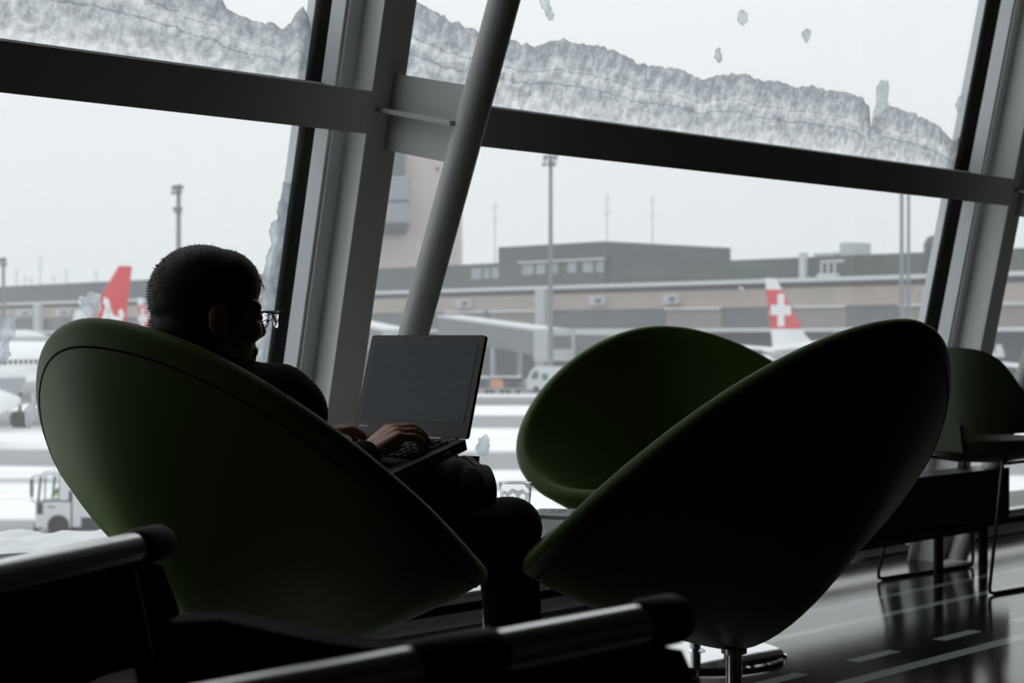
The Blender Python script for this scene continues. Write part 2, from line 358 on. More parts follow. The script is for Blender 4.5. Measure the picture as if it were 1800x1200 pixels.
# round columns leaning more than the glass, each tied to its mullion by a bracket
for k, lab in ((-1, 'leaning round steel column beyond the left window'), (0, 'leaning round grey steel column behind the laptop screen'), (1, 'leaning round grey steel column at the right edge, behind the sled chair')):
    t = TM+k*SP+.017; p0 = fl(t, .344, 0); p1 = fl(t, .344+.40*ZC, ZC)
    e = empty('leaning_column', p0, lab, 'column', group='leaning columns'); e['kind'] = 'structure'
    mb = MB(); mb.tube([p0, p1], .0385, 40, False); mb.build('shaft', M['steel'], e)
    dr = (p1-p0).normalized(); mb = MB(); mb.lathe([(.07, 0), (.07, .012), (.044, .02)], 32, Matrix.Translation(p0)); mb.build('foot_plate', M['steel'], e)
    # bracket: upright plate square to the glass with a shelf plate
    def colw(u):                                # depth of the column axis over the glass at height u
        z = (fr(t, u, 0)).z; best = min((abs((p0+(p1-p0)*s/400-B0).dot(U)-u), (p0+(p1-p0)*s/400-B0).dot(W)) for s in range(401)); return best[1]
    mb = MB(); a, b = 1.505, 1.70
    mb.hexa([fr(t-.006, a, .295), fr(t+.006, a, .295), fr(t+.006, a, colw(a)), fr(t-.006, a, colw(a)), fr(t-.006, b, .295), fr(t+.006, b, .295), fr(t+.006, b, colw(b)), fr(t-.006, b, colw(b))])
    br = mb.build('bracket_plate', M['steel'], e, 0)
    mb = MB(); c = 1.598; mb.hexa([fr(t-.05, c, .29), fr(t+.05, c, .29), fr(t+.05, c, colw(c)-.02), fr(t-.05, c, colw(c)-.02), fr(t-.05, c+.012, .29), fr(t+.05, c+.012, .29), fr(t+.05, c+.012, colw(c)-.02), fr(t-.05, c+.012, colw(c)-.02)])
    mb.build('bracket_shelf', M['steel'], e, 0)

# ------------------------------------------------------------------ green lounge chairs
SH = (0.082, 0.4055, 0.0671, 0.621, 0.3587, 0.1225, -0.1433, 0.5179, -0.2106, -0.1875, 1.0361, 0.1776, 0.2944, 1.5181, 0.2708, -0.4424, 0.8136, -0.1248, -0.023, 1.075)
def shell_pt(th, r):
    x0, x1, x2, z0, z1, z2, z3, Wd, t1, t2, p, xb, zb, k0, k1, k2, q0, q1, q2, px = SH
    c = math.cos(th); sn = math.sin(th); sg = lambda a, e: math.copysign(abs(a)**e, a)
    cc = sg(c, px); xr = x0-x1*cc+x2*cc*cc; zr = z0+z1*cc+z2*cc**2+z3*cc**3
    yr = Wd*sg(sn, p)*(1+t1*cc+t2*cc*cc)
    k = min(5, max(1.25, k0+k1*c+k2*sn*sn)); q = min(1.3, max(.45, q0+q1*c+q2*sn*sn))
    f = 1-max(0, 1-r**k)**q
    return V(xb+(xr-xb)*r, yr*r, zb+(zr-zb)*f)
def lounge_chair(loc, yaw, label):
    e = empty('lounge_chair', loc, label, 'chair', yaw, 'green lounge chairs round the low table')
    nt, nr = 96, 26
    ths = [2*PI*j/nt for j in range(nt)]
    G = [[None]*nt for _ in range(nr+1)]       # even steps along the surface, stopping half a rim short of the edge
    rf = [1-(1-i/220)**2.5 for i in range(221)]
    for j, t in enumerate(ths):
        ln_ = [shell_pt(t, r) for r in rf]; cum = [0.0]
        for a_, b_ in zip(ln_, ln_[1:]): cum.append(cum[-1]+(b_-a_).length)
        tot = cum[-1]-.017; k_ = 0
        for i in range(nr+1):
            want = tot*i/nr
            while k_ < 219 and cum[k_+1] < want: k_ += 1
            d_ = cum[k_+1]-cum[k_]; G[i][j] = ln_[k_].lerp(ln_[k_+1], (want-cum[k_])/d_ if d_ > 1e-9 else 0)
    ctr = V(.1, 0, .75)
    def nrm(i, j):
        a = G[i][(j+1) % nt]-G[i][j-1]; i2 = min(i+1, nr); b = G[i2][j]-G[max(i2-2, 0)][j]
        n = a.cross(b)
        if n.length < 1e-9: return V(0, 0, -1)
        n.normalize(); return n if n.dot(G[i][j]-ctr) > 0 else -n
    NN = [[nrm(i, j) if i > 0 else V(0, 0, -1) for j in range(nt)] for i in range(nr+1)]
    th_ = .042
    mb = MB(); vs = [G[0][0]]; fs = []; rings = []
    for i in range(1, nr+1): rings.append([G[i][j] for j in range(nt)])
    for a in (30, 60, 90, 120, 150, 180):        # rolled rim
        ring = []
        for j in range(nt):
            n = NN[nr][j]; m = (G[nr][j]-G[nr-1][j]); m = (m-m.dot(n)*n).normalized()
            c = G[nr][j]-n*th_/2; ca, sa = math.cos(math.radians(a)), math.sin(math.radians(a))
            ring.append(c+th_/2*(n*ca+m*sa*.8))
        rings.append(ring)
    n_out = len(rings)
    for ring in rings: vs += ring
    for j in range(nt): fs.append((0, 1+j, 1+(j+1) % nt))
    for i in range(n_out-1):
        for j in range(nt): fs.append((1+i*nt+j, 1+i*nt+(j+1) % nt, 1+(i+1)*nt+(j+1) % nt, 1+(i+1)*nt+j))
    # inside face of the shell
    base = len(vs); inn = []
    for i in range(nr-1, 0, -1): inn.append([G[i][j]-NN[i][j]*th_ for j in range(nt)])
    for ring in inn: vs += ring
    for j in range(nt): fs.append((base-nt+j, base-nt+(j+1) % nt, base+(j+1) % nt, base+j))
    for i in range(len(inn)-1):
        for j in range(nt): fs.append((base+i*nt+j, base+i*nt+(j+1) % nt, base+(i+1)*nt+(j+1) % nt, base+(i+1)*nt+j))
    vs.append(G[0][0]+V(0, 0, th_)); o = base+(len(inn)-1)*nt
    for j in range(nt): fs.append((o+j, o+(j+1) % nt, len(vs)-1))
    mb.add(vs, fs); lpart(mb, 'shell', M['green'], e, smooth=60)
    # welt seam following the rim on the outside
    mb = MB(); k = nr-1; mb.tube([G[k][j]-NN[k][j]*.0008 for j in range(nt)], .0024, 8, closed=True); lpart(mb, 'welt_seam', M['seam'], e)
    px = .165
    mb = MB(); mb.lathe([(.0, .302), (.026, .300), (.026, .290), (.0165, .286), (.0165, .022), (.03, .016), (.03, .0125)], 28, Matrix.Translation((px, 0, 0))); lpart(mb, 'pedestal', M['chrome'], e)
    mb = MB(); mb.lathe([(0, .015), (.255, .0135), (.264, .009), (.264, 0), (0, 0)], 72, Matrix.Translation((px, 0, 0))); lpart(mb, 'base_disc', M['mirror'], e, smooth=25)
    return e
ch1 = lounge_chair(V(-.5895, 3.1987, 0), .8621, 'green leather bucket lounge chair at left with the man sitting in it')
def again(src, loc, yaw, label):
    c = copy_tree(src); c.matrix_world = Matrix.Translation(loc) @ Matrix.Rotation(yaw, 4, 'Z'); c['label'] = label; return c
bpy.context.view_layer.update()
ch2 = again(ch1, V(.5624, 3.3288, 0), 2.333, 'empty green leather bucket lounge chair in front at right, its back to the camera')
ch3 = again(ch1, V(.508, 5.127, 0), -1.4232, 'empty green leather bucket lounge chair behind, turned to face the low table')

# ------------------------------------------------------------------ low table, tumbler, card
TC = V(-.03, 3.88, 0); TZ = .5
e = empty('coffee_table', TC, 'low white round pedestal table between the three green lounge chairs', 'table')
mb = MB(); mb.lathe([(0, TZ), (.355, TZ), (.36, TZ-.005), (.36, TZ-.02), (.352, TZ-.025), (0, TZ-.025)], 72, Matrix.Translation(TC)); mb.build('tabletop', M['white'], e, 25)
mb = MB(); mb.lathe([(.10, TZ-.025), (.10, TZ-.032), (.037, TZ-.05), (.037, .03), (.05, .02)], 36, Matrix.Translation(TC)); mb.build('pedestal', M['white'], e)
mb = MB(); mb.lathe([(.05, .02), (.22, .014), (.225, .008), (.225, 0), (0, 0)], 48, Matrix.Translation(TC)); mb.build('base_disc', M['white'], e, 25)
g = at(906, 905, 4.03); g.z = TZ
mb = MB(); prof = [(0, 0), (.026, 0), (.029, .003)]
n = 36; vs = []; fs = []
outer = [(.0295, .0, 1), (.0300, .004, 1), (.0325, .02, 1), (.0335, .030, 1), (.0352, .038, 0), (.0390, .082, 0), (.0388, .0835, 0), (.0372, .0825, 0), (.0345, .048, 0), (.032, .03, 0), (.027, .016, 0), (.0, .013, 0)]
for r, z, fa in outer:
    for j in range(n):
        rr = r*(1+(.022*(math.cos(9*2*PI*j/n)) if fa else 0)); vs.append(g+V(rr*math.cos(2*PI*j/n), rr*math.sin(2*PI*j/n), z+.0006))
for i in range(len(outer)-1):
    for j in range(n): fs.append((i*n+j, i*n+(j+1) % n, (i+1)*n+(j+1) % n, (i+1)*n+j))
fs.append(tuple(range(n-1, -1, -1))); mb.add(vs, fs)
o = mb.build('drinking_glass', M['tumbler'], None, 50); tag(o, 'short faceted drinking glass standing on the white low table', 'glass')
e = empty('menu_card', V(.12, 4.05, TZ), 'grey printed menu card lying on the white low table beside the glass', 'menu card')
q = [at(929, 913, 4.03), at(1026, 918, 3.98), at(1040, 900, 4.16), at(950, 897, 4.18)]
pl = [(p.x, p.y) for p in q]
mb = MB(); mb.prism(pl, TZ+.0005, TZ+.0075); mb.build('card', M['folder'], e, 0)
mb = MB()
for r_ in range(3):
    for c_ in range(5):
        a = V(pl[0][0], pl[0][1], 0).lerp(V(pl[3][0], pl[3][1], 0), .45+r_*.16); b = V(pl[1][0], pl[1][1], 0).lerp(V(pl[2][0], pl[2][1], 0), .45+r_*.16)
        p = a.lerp(b, .12+c_*.13+.02*(r_ % 2)); d_ = (b-a).normalized(); w = .008+.006*((r_*3+c_) % 3)
        mb.hexa([p+V(0, 0, TZ+.0074), p+d_*w+V(0, 0, TZ+.0074), p+d_*w+V(0, .006, TZ+.0074), p+V(0, .006, TZ+.0074), p+V(0, 0, TZ+.0079), p+d_*w+V(0, 0, TZ+.0079), p+d_*w+V(0, .006, TZ+.0079), p+V(0, .006, TZ+.0079)])
mb.build('printed_lines', M['print'], e, 0)

# ------------------------------------------------------------------ laptop
LC = V(-.2073, 3.4051, .7315); LY, LT = -.7224, .267
le = V(math.cos(LY), math.sin(LY), 0); lf = V(-math.sin(LY), math.cos(LY), 0); lu = V(0, 0, 1)*math.cos(LT)+lf*math.sin(LT); lnorm = le.cross(lu).normalized()
LW, LH = .318, .207
lap = empty('laptop', LC, 'open dark laptop on the lap of the seated man, screen facing him', 'laptop', LY)
def lid(x, y, z): return LC+le*x+lu*y+lnorm*z        # z towards the reader
SL = math.radians(-15); bd = (-lf*math.cos(SL)+V(0, 0, 1)*math.sin(SL)); bn = le.cross(-bd).normalized()
def base(x, y, z): return LC+le*x+bd*y+bn*z          # y from the hinge towards the reader
def rbox(mb, x0, x1, y0, y1, z0, z1, r, fn):
    poly = []
    for cx, cy, a0 in ((x1-r, y1-r, 0), (x0+r, y1-r, 90), (x0+r, y0+r, 180), (x1-r, y0+r, 270)):
        for k in range(5): a = math.radians(a0+k*22.5); poly.append((cx+r*math.cos(a), cy+r*math.sin(a)))
    mb.prism(poly, z0, z1, fn)
mb = MB(); rbox(mb, -LW/2, LW/2, 0, LH, -.008, 0, .006, lid); scr = mb.build('lid', M['laptop'], lap, 30)
def screen_mat():
    m = bpy.data.materials.new('dim_screen'); m.use_nodes = True; nt = m.node_tree; b = nt.nodes['Principled BSDF']
    b.inputs['Base Color'].default_value = (.012, .012, .012, 1); b.inputs['Roughness'].default_value = .45; b.inputs['Specular IOR Level'].default_value = .15
    tc = nt.nodes.new('ShaderNodeTexCoord'); mp = nt.nodes.new('ShaderNodeMapping'); mp.inputs['Scale'].default_value = (14, 60, 60)
    nz = nt.nodes.new('ShaderNodeTexNoise'); nz.inputs['Scale'].default_value = 1.5; nz.inputs['Detail'].default_value = 3
    nt.links.new(tc.outputs['Object'], mp.inputs[0]); nt.links.new(mp.outputs[0], nz.inputs['Vector'])
    cr = nt.nodes.new('ShaderNodeValToRGB'); cr.color_ramp.elements[0].position = .38; cr.color_ramp.elements[1].position = .46
    cr.color_ramp.elements[0].color = rgb(41, 45, 48); cr.color_ramp.elements[1].color = rgb(47, 51, 54)
    nt.links.new(nz.outputs['Fac'], cr.inputs['Fac']); nt.links.new(cr.outputs[0], b.inputs['Emission Color']); b.inputs['Emission Strength'].default_value = .6
    return m
mb = MB(); mb.box(-LW/2+.015, LW/2-.015, .03, LH-.017, .0003, .0009, lid); mb.build('display', screen_mat(), lap, 0)
mb = MB(); mb.ball(lid(.0, LH-.008, .0004), .0016, nu=10, nv=6); mb.build('webcam', M['blackplastic'], lap, 0)
for s in (-1, 1): mb = MB(); mb.box(s*.055-.006, s*.055+.006, LH-.0095, LH-.008, .0002, .0007, lid); mb.build('bezel_slot', M['blackplastic'], lap, 0)
cu = bpy.data.curves.new('badge', 'FONT'); cu.body = 'lenovo'; cu.size = .0105; cu.extrude = .0004
to = bpy.data.objects.new('badge', cu); C.objects.link(to)
dg = bpy.context.evaluated_depsgraph_get(); me = bpy.data.meshes.new_from_object(to.evaluated_get(dg)); bpy.data.objects.remove(to)
for vtx in me.vertices: vtx.co = lid(-LW/2+.014+vtx.co.x, .0125+vtx.co.y, .0006+vtx.co.z)
me.materials.append(M['badge']); bo = bpy.data.objects.new('badge', me); C.objects.link(bo); bo.parent = lap; bo.matrix_parent_inverse = lap.matrix_world.inverted(); bo['label'] = 'small silver maker name'
mb = MB(); rbox(mb, -LW/2, LW/2, .0, .215, -.022, -.002, .006, base); mb.build('base', M['deck'], lap, 30)
for s in (-1, 1): mb = MB(); mb.tube([lid(s*.11-.02, -.003, -.006), lid(s*.11+.02, -.003, -.006)], .006, 12); mb.build('hinge', M['laptop'], lap)
kb = MB(); rbox(kb, -LW/2+.018, LW/2-.018, .022, .128, -.0022, -.0016, .004, base); kbo = kb.build('keyboard', M['key'], lap, 0)
cnt = 0
for r_ in range(6):
    for c_ in range(14):
        if r_ == 5 and 4 <= c_ <= 8: continue
        x = -LW/2+.021+c_*.0197; y = .024+r_*.0172
        mb = MB(); x1, y1 = x+.0165, y+.0142; i = .002
        mb.hexa([base(x, y, -.0016), base(x1, y, -.0016), base(x1, y1, -.0016), base(x, y1, -.0016), base(x+i, y+i, .0018), base(x1-i, y+i, .0018), base(x1-i, y1-i, .0018), base(x+i, y1-i, .0018)])
        mb.build('key', M['key'], kbo, 0)
mb = MB(); mb.box(-LW/2+.021+4*.0197, -LW/2+.021+9*.0197-.003, .110, .1242, -.0016, .0016, base); mb.build('space_bar', M['key'], kbo, 0)
mb = MB(); mb.box(-.05, .05, .150, .202, -.0022, -.0012, base); mb.build('touchpad', M['key'], lap, 0)
mb = MB(); mb.box(-.05, .05, .1345, .1375, -.002, .0006, base); mb.build('click_bar', M['badge'], lap, 0)
mb = MB(); mb.tube([base(LW/2-.028, .012, -.0025), base(LW/2-.028, .012, .0002)], .006, 20); mb.build('power_button', M['chrome'], lap)
mb = MB(); mb.box(LW/2-.0005, LW/2+.0006, .05, .064, -.012, -.008, base); mb.box(LW/2-.0005, LW/2+.0006, .07, .073, -.012, -.008, base); mb.build('side_port', M['badge'], lap, 0)

# ------------------------------------------------------------------ seated man
rv = V(.717, -.697, 0); tf = V(.697, .717, 0)
Hc = V(-.545, 3.065, .970); hy, hp = .56, -.05
hf = V(math.cos(hp)*math.cos(hy), math.cos(hp)*math.sin(hy), math.sin(hp)); hl = V(-math.sin(hy), math.cos(hy), 0); hu = hf.cross(hl)
HM = Matrix((( hf.x, hl.x, hu.x), (hf.y, hl.y, hu.y), (hf.z, hl.z, hu.z)))
def hd(x, y, z): return Hc+hf*x+hl*y+hu*z
sc = V(-.555, 3.085, .812); shR = sc+rv*.178+tf*.025; shL = sc-rv*.178+tf*.025
pel = V(-.415, 3.255, .515); hipR = pel+rv*.085-V(0, 0, .01); hipL = pel-rv*.085-V(0, 0, .01)
knR = V(-.012, 3.50, .535); anR = V(.012, 3.525, .10)
knL = V(-.395, 3.69, .635); anL = V(-.172, 3.44, .645)
wrR = base(.072, .184, .022); wrL = base(-.122, .190, .014)
elR = V(-.375, 3.045, .62); elL = V(-.60, 3.44, .60)
man = empty('person', V(-.42, 3.25, 0), 'man in dark jacket sitting in the left green chair, typing on a laptop', 'person')
b = MB()
# head
b.ball(hd(-.008, 0, .026), (.096, .075, .089), HM, 32, 20); b.ball(hd(.032, 0, -.036), (.058, .058, .078), HM, 28, 16)
b.ball(hd(-.026, 0, -.02), (.062, .064, .066), HM, 24, 14)
b.capsule(hd(.066, -.016, -.103), .022, hd(.066, .016, -.103), .022)
for s in (-1, 1):
    b.capsule(hd(.0, s*.052, -.065), .022, hd(.062, s*.018, -.102), .02)
    b.ball(hd(.062, s*.038, -.026), (.026, .024, .026), HM); b.capsule(hd(.082, s*.012, .016), .013, hd(.068, s*.05, .014), .012)
    b.ball(hd(.077, s*.032, -.004), (.014, .016, .012), HM)
    b.ball(hd(-.012, s*.078, -.012), (.020, .008, .032), HM); b.ball(hd(-.004, s*.076, -.034), (.011, .007, .012), HM)
    b.ball(hd(.092, s*.011, -.034), (.011, .009, .008), HM)
b.capsule(hd(.088, 0, .006), .009, hd(.101, 0, -.027), .0122)
b.capsule(hd(.084, -.018, -.064), .0085, hd(.084, .018, -.064), .0085); b.capsule(hd(.081, -.015, -.077), .009, hd(.081, .015, -.077), .009)
# neck, trunk and limbs under the clothes
b.capsule(hd(-.025, 0, -.07), .056, sc+V(.0, 0, .02), .062)
b.capsule(sc, .07, pel, .10); b.capsule(shR, .05, shL, .05)
for (s_, e_, w_) in ((shR, elR, wrR), (shL, elL, wrL)): b.capsule(s_, .045, e_, .036); b.capsule(e_, .036, w_, .024)
for (h_, k_, a_) in ((hipR, knR, anR), (hipL, knL, anL)): b.capsule(h_, .065, k_, .045); b.capsule(k_, .045, a_, .034)
def hand(w, d, n, side):                       # d towards the fingers, n the back of the hand, side +1 for the thumb side vector
    s = side
    kn = [w+d*(.084-.004*i*i*.6)+s*(.030-.0195*i)+n*(.018-.003*abs(i-1.2)) for i in range(4)]
    for i, k in enumerate(kn):
        b.capsule(w+s*(.014-.009*i)+n*.0, .0165, k, .0118)
    b.ball(w+d*.045, .019); b.capsule(w+d*.03+s*.016-n*.004, .016, w+d*.06-s*.012-n*.004, .014)
    L = [(.042, .026, .020), (.046, .029, .021), (.043, .027, .020), (.034, .021, .018)]
    for i, k in enumerate(kn):
        p = k; ang = -.25-.05*i; fan = s*(.10-.075*i)
        for j, (ln, dv) in enumerate(zip(L[i], (0, .50, .36))):
            ang -= dv; q = p+((d+fan).normalized()*math.cos(ang)+n*math.sin(ang))*ln
            b.capsule(p, .0092-.0007*j, q, .0086-.0008*j, 12); p = q
    t0 = w+d*.022+s*.024-n*.004; t1 = t0+(d*.75+s*.55-n*.25).normalized()*.042; t2 = t1+(d*.95+s*.05-n*.28).normalized()*.032; t3 = t2+(d*.97-s*.1-n*.25).normalized()*.024
    b.capsule(t0, .0145, t1, .0108, 12); b.capsule(t1, .0106, t2, .0095, 12); b.capsule(t2, .0095, t3, .0078, 12)
dfw = (-bd).normalized()
dR = (dfw+le*.12+bn*.10).normalized(); nR = (bn-dR*bn.dot(dR)).normalized(); hand(wrR, dR, nR, -(dR.cross(nR)).normalized()*1)
dL = (dfw-le*.02+bn*.10).normalized(); nL = (bn-dL*bn.dot(dL)).normalized(); hand(wrL, dL, nL, (dL.cross(nL)).normalized())
body = remeshed(b, 'body', M['skin'], .0036, 3, man)
# hair: a cropped cap with short strands standing off it
h = MB(); h.ball(hd(-.014, 0, .030), (.099, .080, .093), HM, 40, 24); h.ball(hd(-.034, 0, -.036), (.074, .073, .060), HM, 32, 18)
h.ball(hd(-.046, 0, -.072), (.050, .058, .044), HM, 24, 14); h.ball(hd(.024, 0, .052), (.070, .068, .066), HM, 28, 16)
hair = remeshed(h, 'hair', M['hair'], .005, 4, man)
me = hair.data; hm = MB(); hm.v = [v.co.copy() for v in me.vertices]; hm.f = [list(p.vertices) for p in me.polygons]; hm.m = [0]*len(hm.f)
rnd = random.Random(3)
polys = list(me.polygons)
for i in range(5200):
    p = rnd.choice(polys); c = p.center; n_ = p.normal; lc = HM.transposed() @ (c-Hc)
    if lc.x > .06 and lc.z < .06: continue
    if lc.z < -.06: continue
    dn = (n_*.7+.9*(-hf*.35-hu*.6)+.45*V(rnd.uniform(-1, 1), rnd.uniform(-1, 1), rnd.uniform(-1, 1))).normalized()
    ln = rnd.uniform(.003, .0075); x = dn.cross(V(.3, .2, .9)).normalized()*.0007; y = dn.cross(x).normalized()*.0007
    hm.add([c-n_*.003+x, c-n_*.003-x*.5+y, c-n_*.003-x*.5-y, c+dn*ln], [(0, 1, 3), (1, 2, 3), (2, 0, 3)])
for i in range(60):                            # short fringe falling over the brow
    c = hd(.080+rnd.uniform(-.006, .006), rnd.uniform(-.03, .045), .075+rnd.uniform(-.014, .006)); tip = c+hf*rnd.uniform(.008, .02)+hu*rnd.uniform(-.036, -.018)
    x = hl*.0016; y = hu*.0012
    hm.add([c+x, c-x+y, c-x-y, tip], [(0, 1, 3), (1, 2, 3), (2, 0, 3)])
nm = bpy.data.meshes.new('hair'); nm.from_pydata([tuple(v) for v in hm.v], [], hm.f); nm.materials.append(M['hair']); nm.polygons.foreach_set('use_smooth', [True]*len(nm.polygons))
hair.data = nm; bpy.data.meshes.remove(me); nm.name = 'hair'
# jacket
j = MB(); j.capsule(sc-V(0, 0, .015), .098, V(-.50, 3.155, .66), .128); j.capsule(V(-.50, 3.155, .66), .128, pel+V(0, 0, .03), .142)
j.capsule(shR, .072, shL, .072); j.capsule(sc+rv*.10+V(0, 0, .02), .062, sc-rv*.10+V(0, 0, .02), .062); j.capsule(sc+V(0, 0, .02), .075, hd(-.02, 0, -.098), .066)
for s_, e_, w_ in ((shR, elR, wrR), (shL, elL, wrL)):
    j.capsule(s_, .071, s_.lerp(e_, .5)+tf*.012, .063); j.capsule(s_.lerp(e_, .5)+tf*.012, .063, e_, .055); j.capsule(e_, .055, w_.lerp(e_, .12), .035)
j.capsule(wrR.lerp(elR, .12), .035, wrR.lerp(elR, .06), .036)
j.ball(shR+tf*.02+V(0, 0, -.02), .075)
remeshed(j, 'jacket', M['jacket'], .008, 5, man)
co = MB(); cc_ = hd(-.024, 0, -.068)
co.lathe([(.062, -.03), (.068, .0), (.066, .016), (.060, .02), (.058, -.01)], 28, Matrix.Translation(cc_) @ Matrix.Rotation(.25, 4, V(-.5, .86, 0))); co.build('collar', M['jacket'], man)
# trousers
t = MB(); t.ball(pel, (.14, .14, .10)); t.capsule(pel+rv*.05, .11, pel-rv*.05, .11)
t.capsule(hipR, .088, knR, .066); t.capsule(knR, .064, anR+V(0, 0, .10), .058); t.capsule(anR+V(0, 0, .10), .058, anR+V(0, 0, .0), .064)
t.capsule(hipL, .088, knL, .066); t.capsule(knL, .062, anL.lerp(knL, .35), .052); t.capsule(anL.lerp(knL, .35), .052, anL.lerp(knL, .04), .050)
t.ball(knR+V(.01, 0, .0), .066); t.capsule(pel, .10, V(-.23, 3.40, .575), .085); t.capsule(V(-.23, 3.40, .575), .08, V(-.13, 3.46, .60), .06)
remeshed(t, 'trousers', M['trouser'], .008, 4, man)
def shoe(ankle, toe, up, name='shoe'):
    toe = toe.normalized(); up = (up-toe*up.dot(toe)).normalized(); sd = toe.cross(up)
    RM = Matrix((( toe.x, sd.x, up.x), (toe.y, sd.y, up.y), (toe.z, sd.z, up.z)))
    m = MB(); f = lambda x, y, z: ankle+toe*x+sd*y+up*z
    m.ball(f(-.025, 0, -.035), (.045, .038, .042), RM); m.capsule(f(-.01, 0, .0), .042, f(0, 0, .03), .046)
    m.ball(f(.07, 0, -.04), (.075, .043, .036), RM); m.ball(f(.14, .003, -.052), (.062, .047, .026), RM); m.capsule(f(.0, 0, -.02), .04, f(.08, 0, -.035), .034)
    so = remeshed(m, name, M['shoe'], .005, 4, man)
    s = MB(); pts = []
    for k in range(28):
        a = 2*PI*k/28; x = math.cos(a); w = .041+.009*max(0, x)-.004*(abs(x) < .35)
        pts.append((.064+.142*x, w*math.sin(a)))
    s.prism([(x, y) for x, y in pts], -.078, -.064, f)
    heel = [(x, y) for x, y in pts if x < .005]; s.prism(heel, -.094, -.077, f)
    fore = [(x, y) for x, y in pts if x > .085]; s.prism(fore, -.087, -.077, f)
    for k in range(8): s.box(.0+k*.0, .0, 0, 0, 0, 0, f) if False else None
    s.build('sole', M['sole'], so, 30)
    l = MB()
    for k in range(4): l.tube([f(.045+.017*k, -.018, -.010-.004*k), f(.048+.017*k, 0, -.004-.005*k), f(.045+.017*k, .018, -.010-.004*k)], .0022, 6)
    l.build('laces', M['sole'], so)
shoe(anR+V(0, 0, -.006), V(.78, .62, 0), V(0, 0, 1))
shoe(anL+V(.012, -.02, .012), V(.22, -.93, -.12), V(-.97, -.25, .06))
# spectacles
gl = MB(); le_ = MB()
for s in (-1, 1):
    pts = []
    for k in range(28):
        a = 2*PI*k/28; cx, cz = math.cos(a), math.sin(a)
        pts.append(hd(.121-.010*abs(cx)*(1 if cx*s > 0 else 0), s*.034+.0255*math.copysign(abs(cx)**.8, cx), -.001+(.0115 if cz > 0 else .0195)*math.copysign(abs(cz)**.75, cz)))
    gl.tube(pts, .0011, 8, closed=True)
    for q in range(2): pass
    le_.add([p+hf*.0006 for p in pts]+[p-hf*.0006 for p in pts], [tuple(range(28)), tuple(range(55, 27, -1))]+[(i, (i+1) % 28, 28+(i+1) % 28, 28+i) for i in range(28)])
    gl.tube([hd(.113, s*.059, .006), hd(.08, s*.073, .006), hd(.0, s*.080, .004), hd(-.022, s*.080, -.006), hd(-.034, s*.076, -.024)], .0013, 8)
    gl.tube([hd(.119, s*.012, -.004), hd(.108, s*.010, -.010)], .0009, 6)
gl.tube([hd(.121, -.010, .004), hd(.124, 0, .007), hd(.121, .010, .004)], .0012, 8)
gl.tube([hd(.121, -.06, .0105), hd(.1225, -.03, .0112), hd(.1225, .03, .0112), hd(.121, .06, .0105)], .0012, 8)
go = gl.build('spectacles', M['blackplastic'], man); go['label'] = 'thin framed spectacles low on the nose'
le_.build('lens', M['lens'], go, 0)

# ------------------------------------------------------------------ sled chair and bench by the right window
SC = V(1.79, 6.50, 0); l_ = V(.76, .65, 0); s_ = V(.65, -.76, 0)      # facing and right-hand side
sl = empty('sled_chair', SC, 'dark green plastic shell chair on wire sled legs at the right edge', 'chair', math.atan2(.65, .76))
def sp_(a, b_, z): return SC+l_*a+s_*b_+V(0, 0, z)
mb = MB(); na, nz = 48, 10; vs = []; fs = []
for side in (0, 1):
    for i in range(na+1):
        ph = math.radians(-118+236*i/na); c = max(0, math.cos(ph))
        top = .66+.235*(1/(1+math.exp(-(math.cos(ph)-.55)*8))); bot = .565+.012*(1-c)
        if abs(ph) > math.radians(92): top = max(bot+.03, top-(abs(ph)-math.radians(92))*.16)
        for k in range(nz+1):
            f = k/nz; z = bot+(top-bot)*f
            r = .235+.035*f*(1 if c > .2 else .4) - side*.008
            vs.append(sp_(-r*math.cos(ph)*1.0, -r*math.sin(ph)*1.06, z))
off = (na+1)*(nz+1)
for side in (0, 1):
    for i in range(na):
        for k in range(nz):
            a = side*off+i*(nz+1)+k; fs.append((a, a+1, a+nz+2, a+nz+1))
for i in range(na):
    for k in (0, nz): a = i*(nz+1)+k; fs.append((a, a+nz+1, off+a+nz+1, off+a))
for k in range(nz):
    for i in (0, na): a = i*(nz+1)+k; fs.append((a, a+1, off+a+1, off+a))
mb.add(vs, fs); mb.build('backrest', M['olive'], sl, 50)
mb = MB(); prof = [(0, .452), (.10, .455), (.17, .470), (.215, .505), (.232, .54), (.228, .545), (.21, .518), (.165, .482), (.10, .467), (0, .464)]
mb.lathe(prof, 48, Matrix.Translation(SC) @ Matrix.Rotation(math.atan2(.65, .76), 4, 'Z') @ Matrix.Diagonal((1.0, .98, 1, 1))); mb.build('seat', M['olive'], sl, 60)
mb = MB(); mb.hexa([sp_(-.228, -.07, .50), sp_(-.205, -.07, .50), sp_(-.205, .07, .50), sp_(-.228, .07, .50), sp_(-.246, -.07, .60), sp_(-.234, -.07, .60), sp_(-.234, .07, .60), sp_(-.246, .07, .60)]); mb.build('back_bracket', M['olive'], sl, 0)
for sd in (-1, 1):
    pts = [sp_(.0, sd*.10, .449), sp_(-.14, sd*.20, .475), sp_(-.185, sd*.212, .468), sp_(-.20, sd*.22, .44), sp_(-.315, sd*.245, .03), sp_(-.312, sd*.245, .012), sp_(-.29, sd*.245, .0065), sp_(.27, sd*.245, .0065), sp_(.295, sd*.245, .012), sp_(.30, sd*.245, .035), sp_(.20, sd*.215, .44), sp_(.17, sd*.20, .468), sp_(.0, sd*.10, .449)]
    mb = MB(); mb.tube(pts, .0065, 10); mb.build('leg', M['wire'], sl)
bn_ = empty('bench', fl(-.55, .47, 0), 'low black bench standing behind the sled chair, along the window sill', 'bench')
mb = MB(); mb.box(-1.5, .37, .41, .55, .19, .40, fl); mb.build('body', M['blackwood'], bn_, 0)
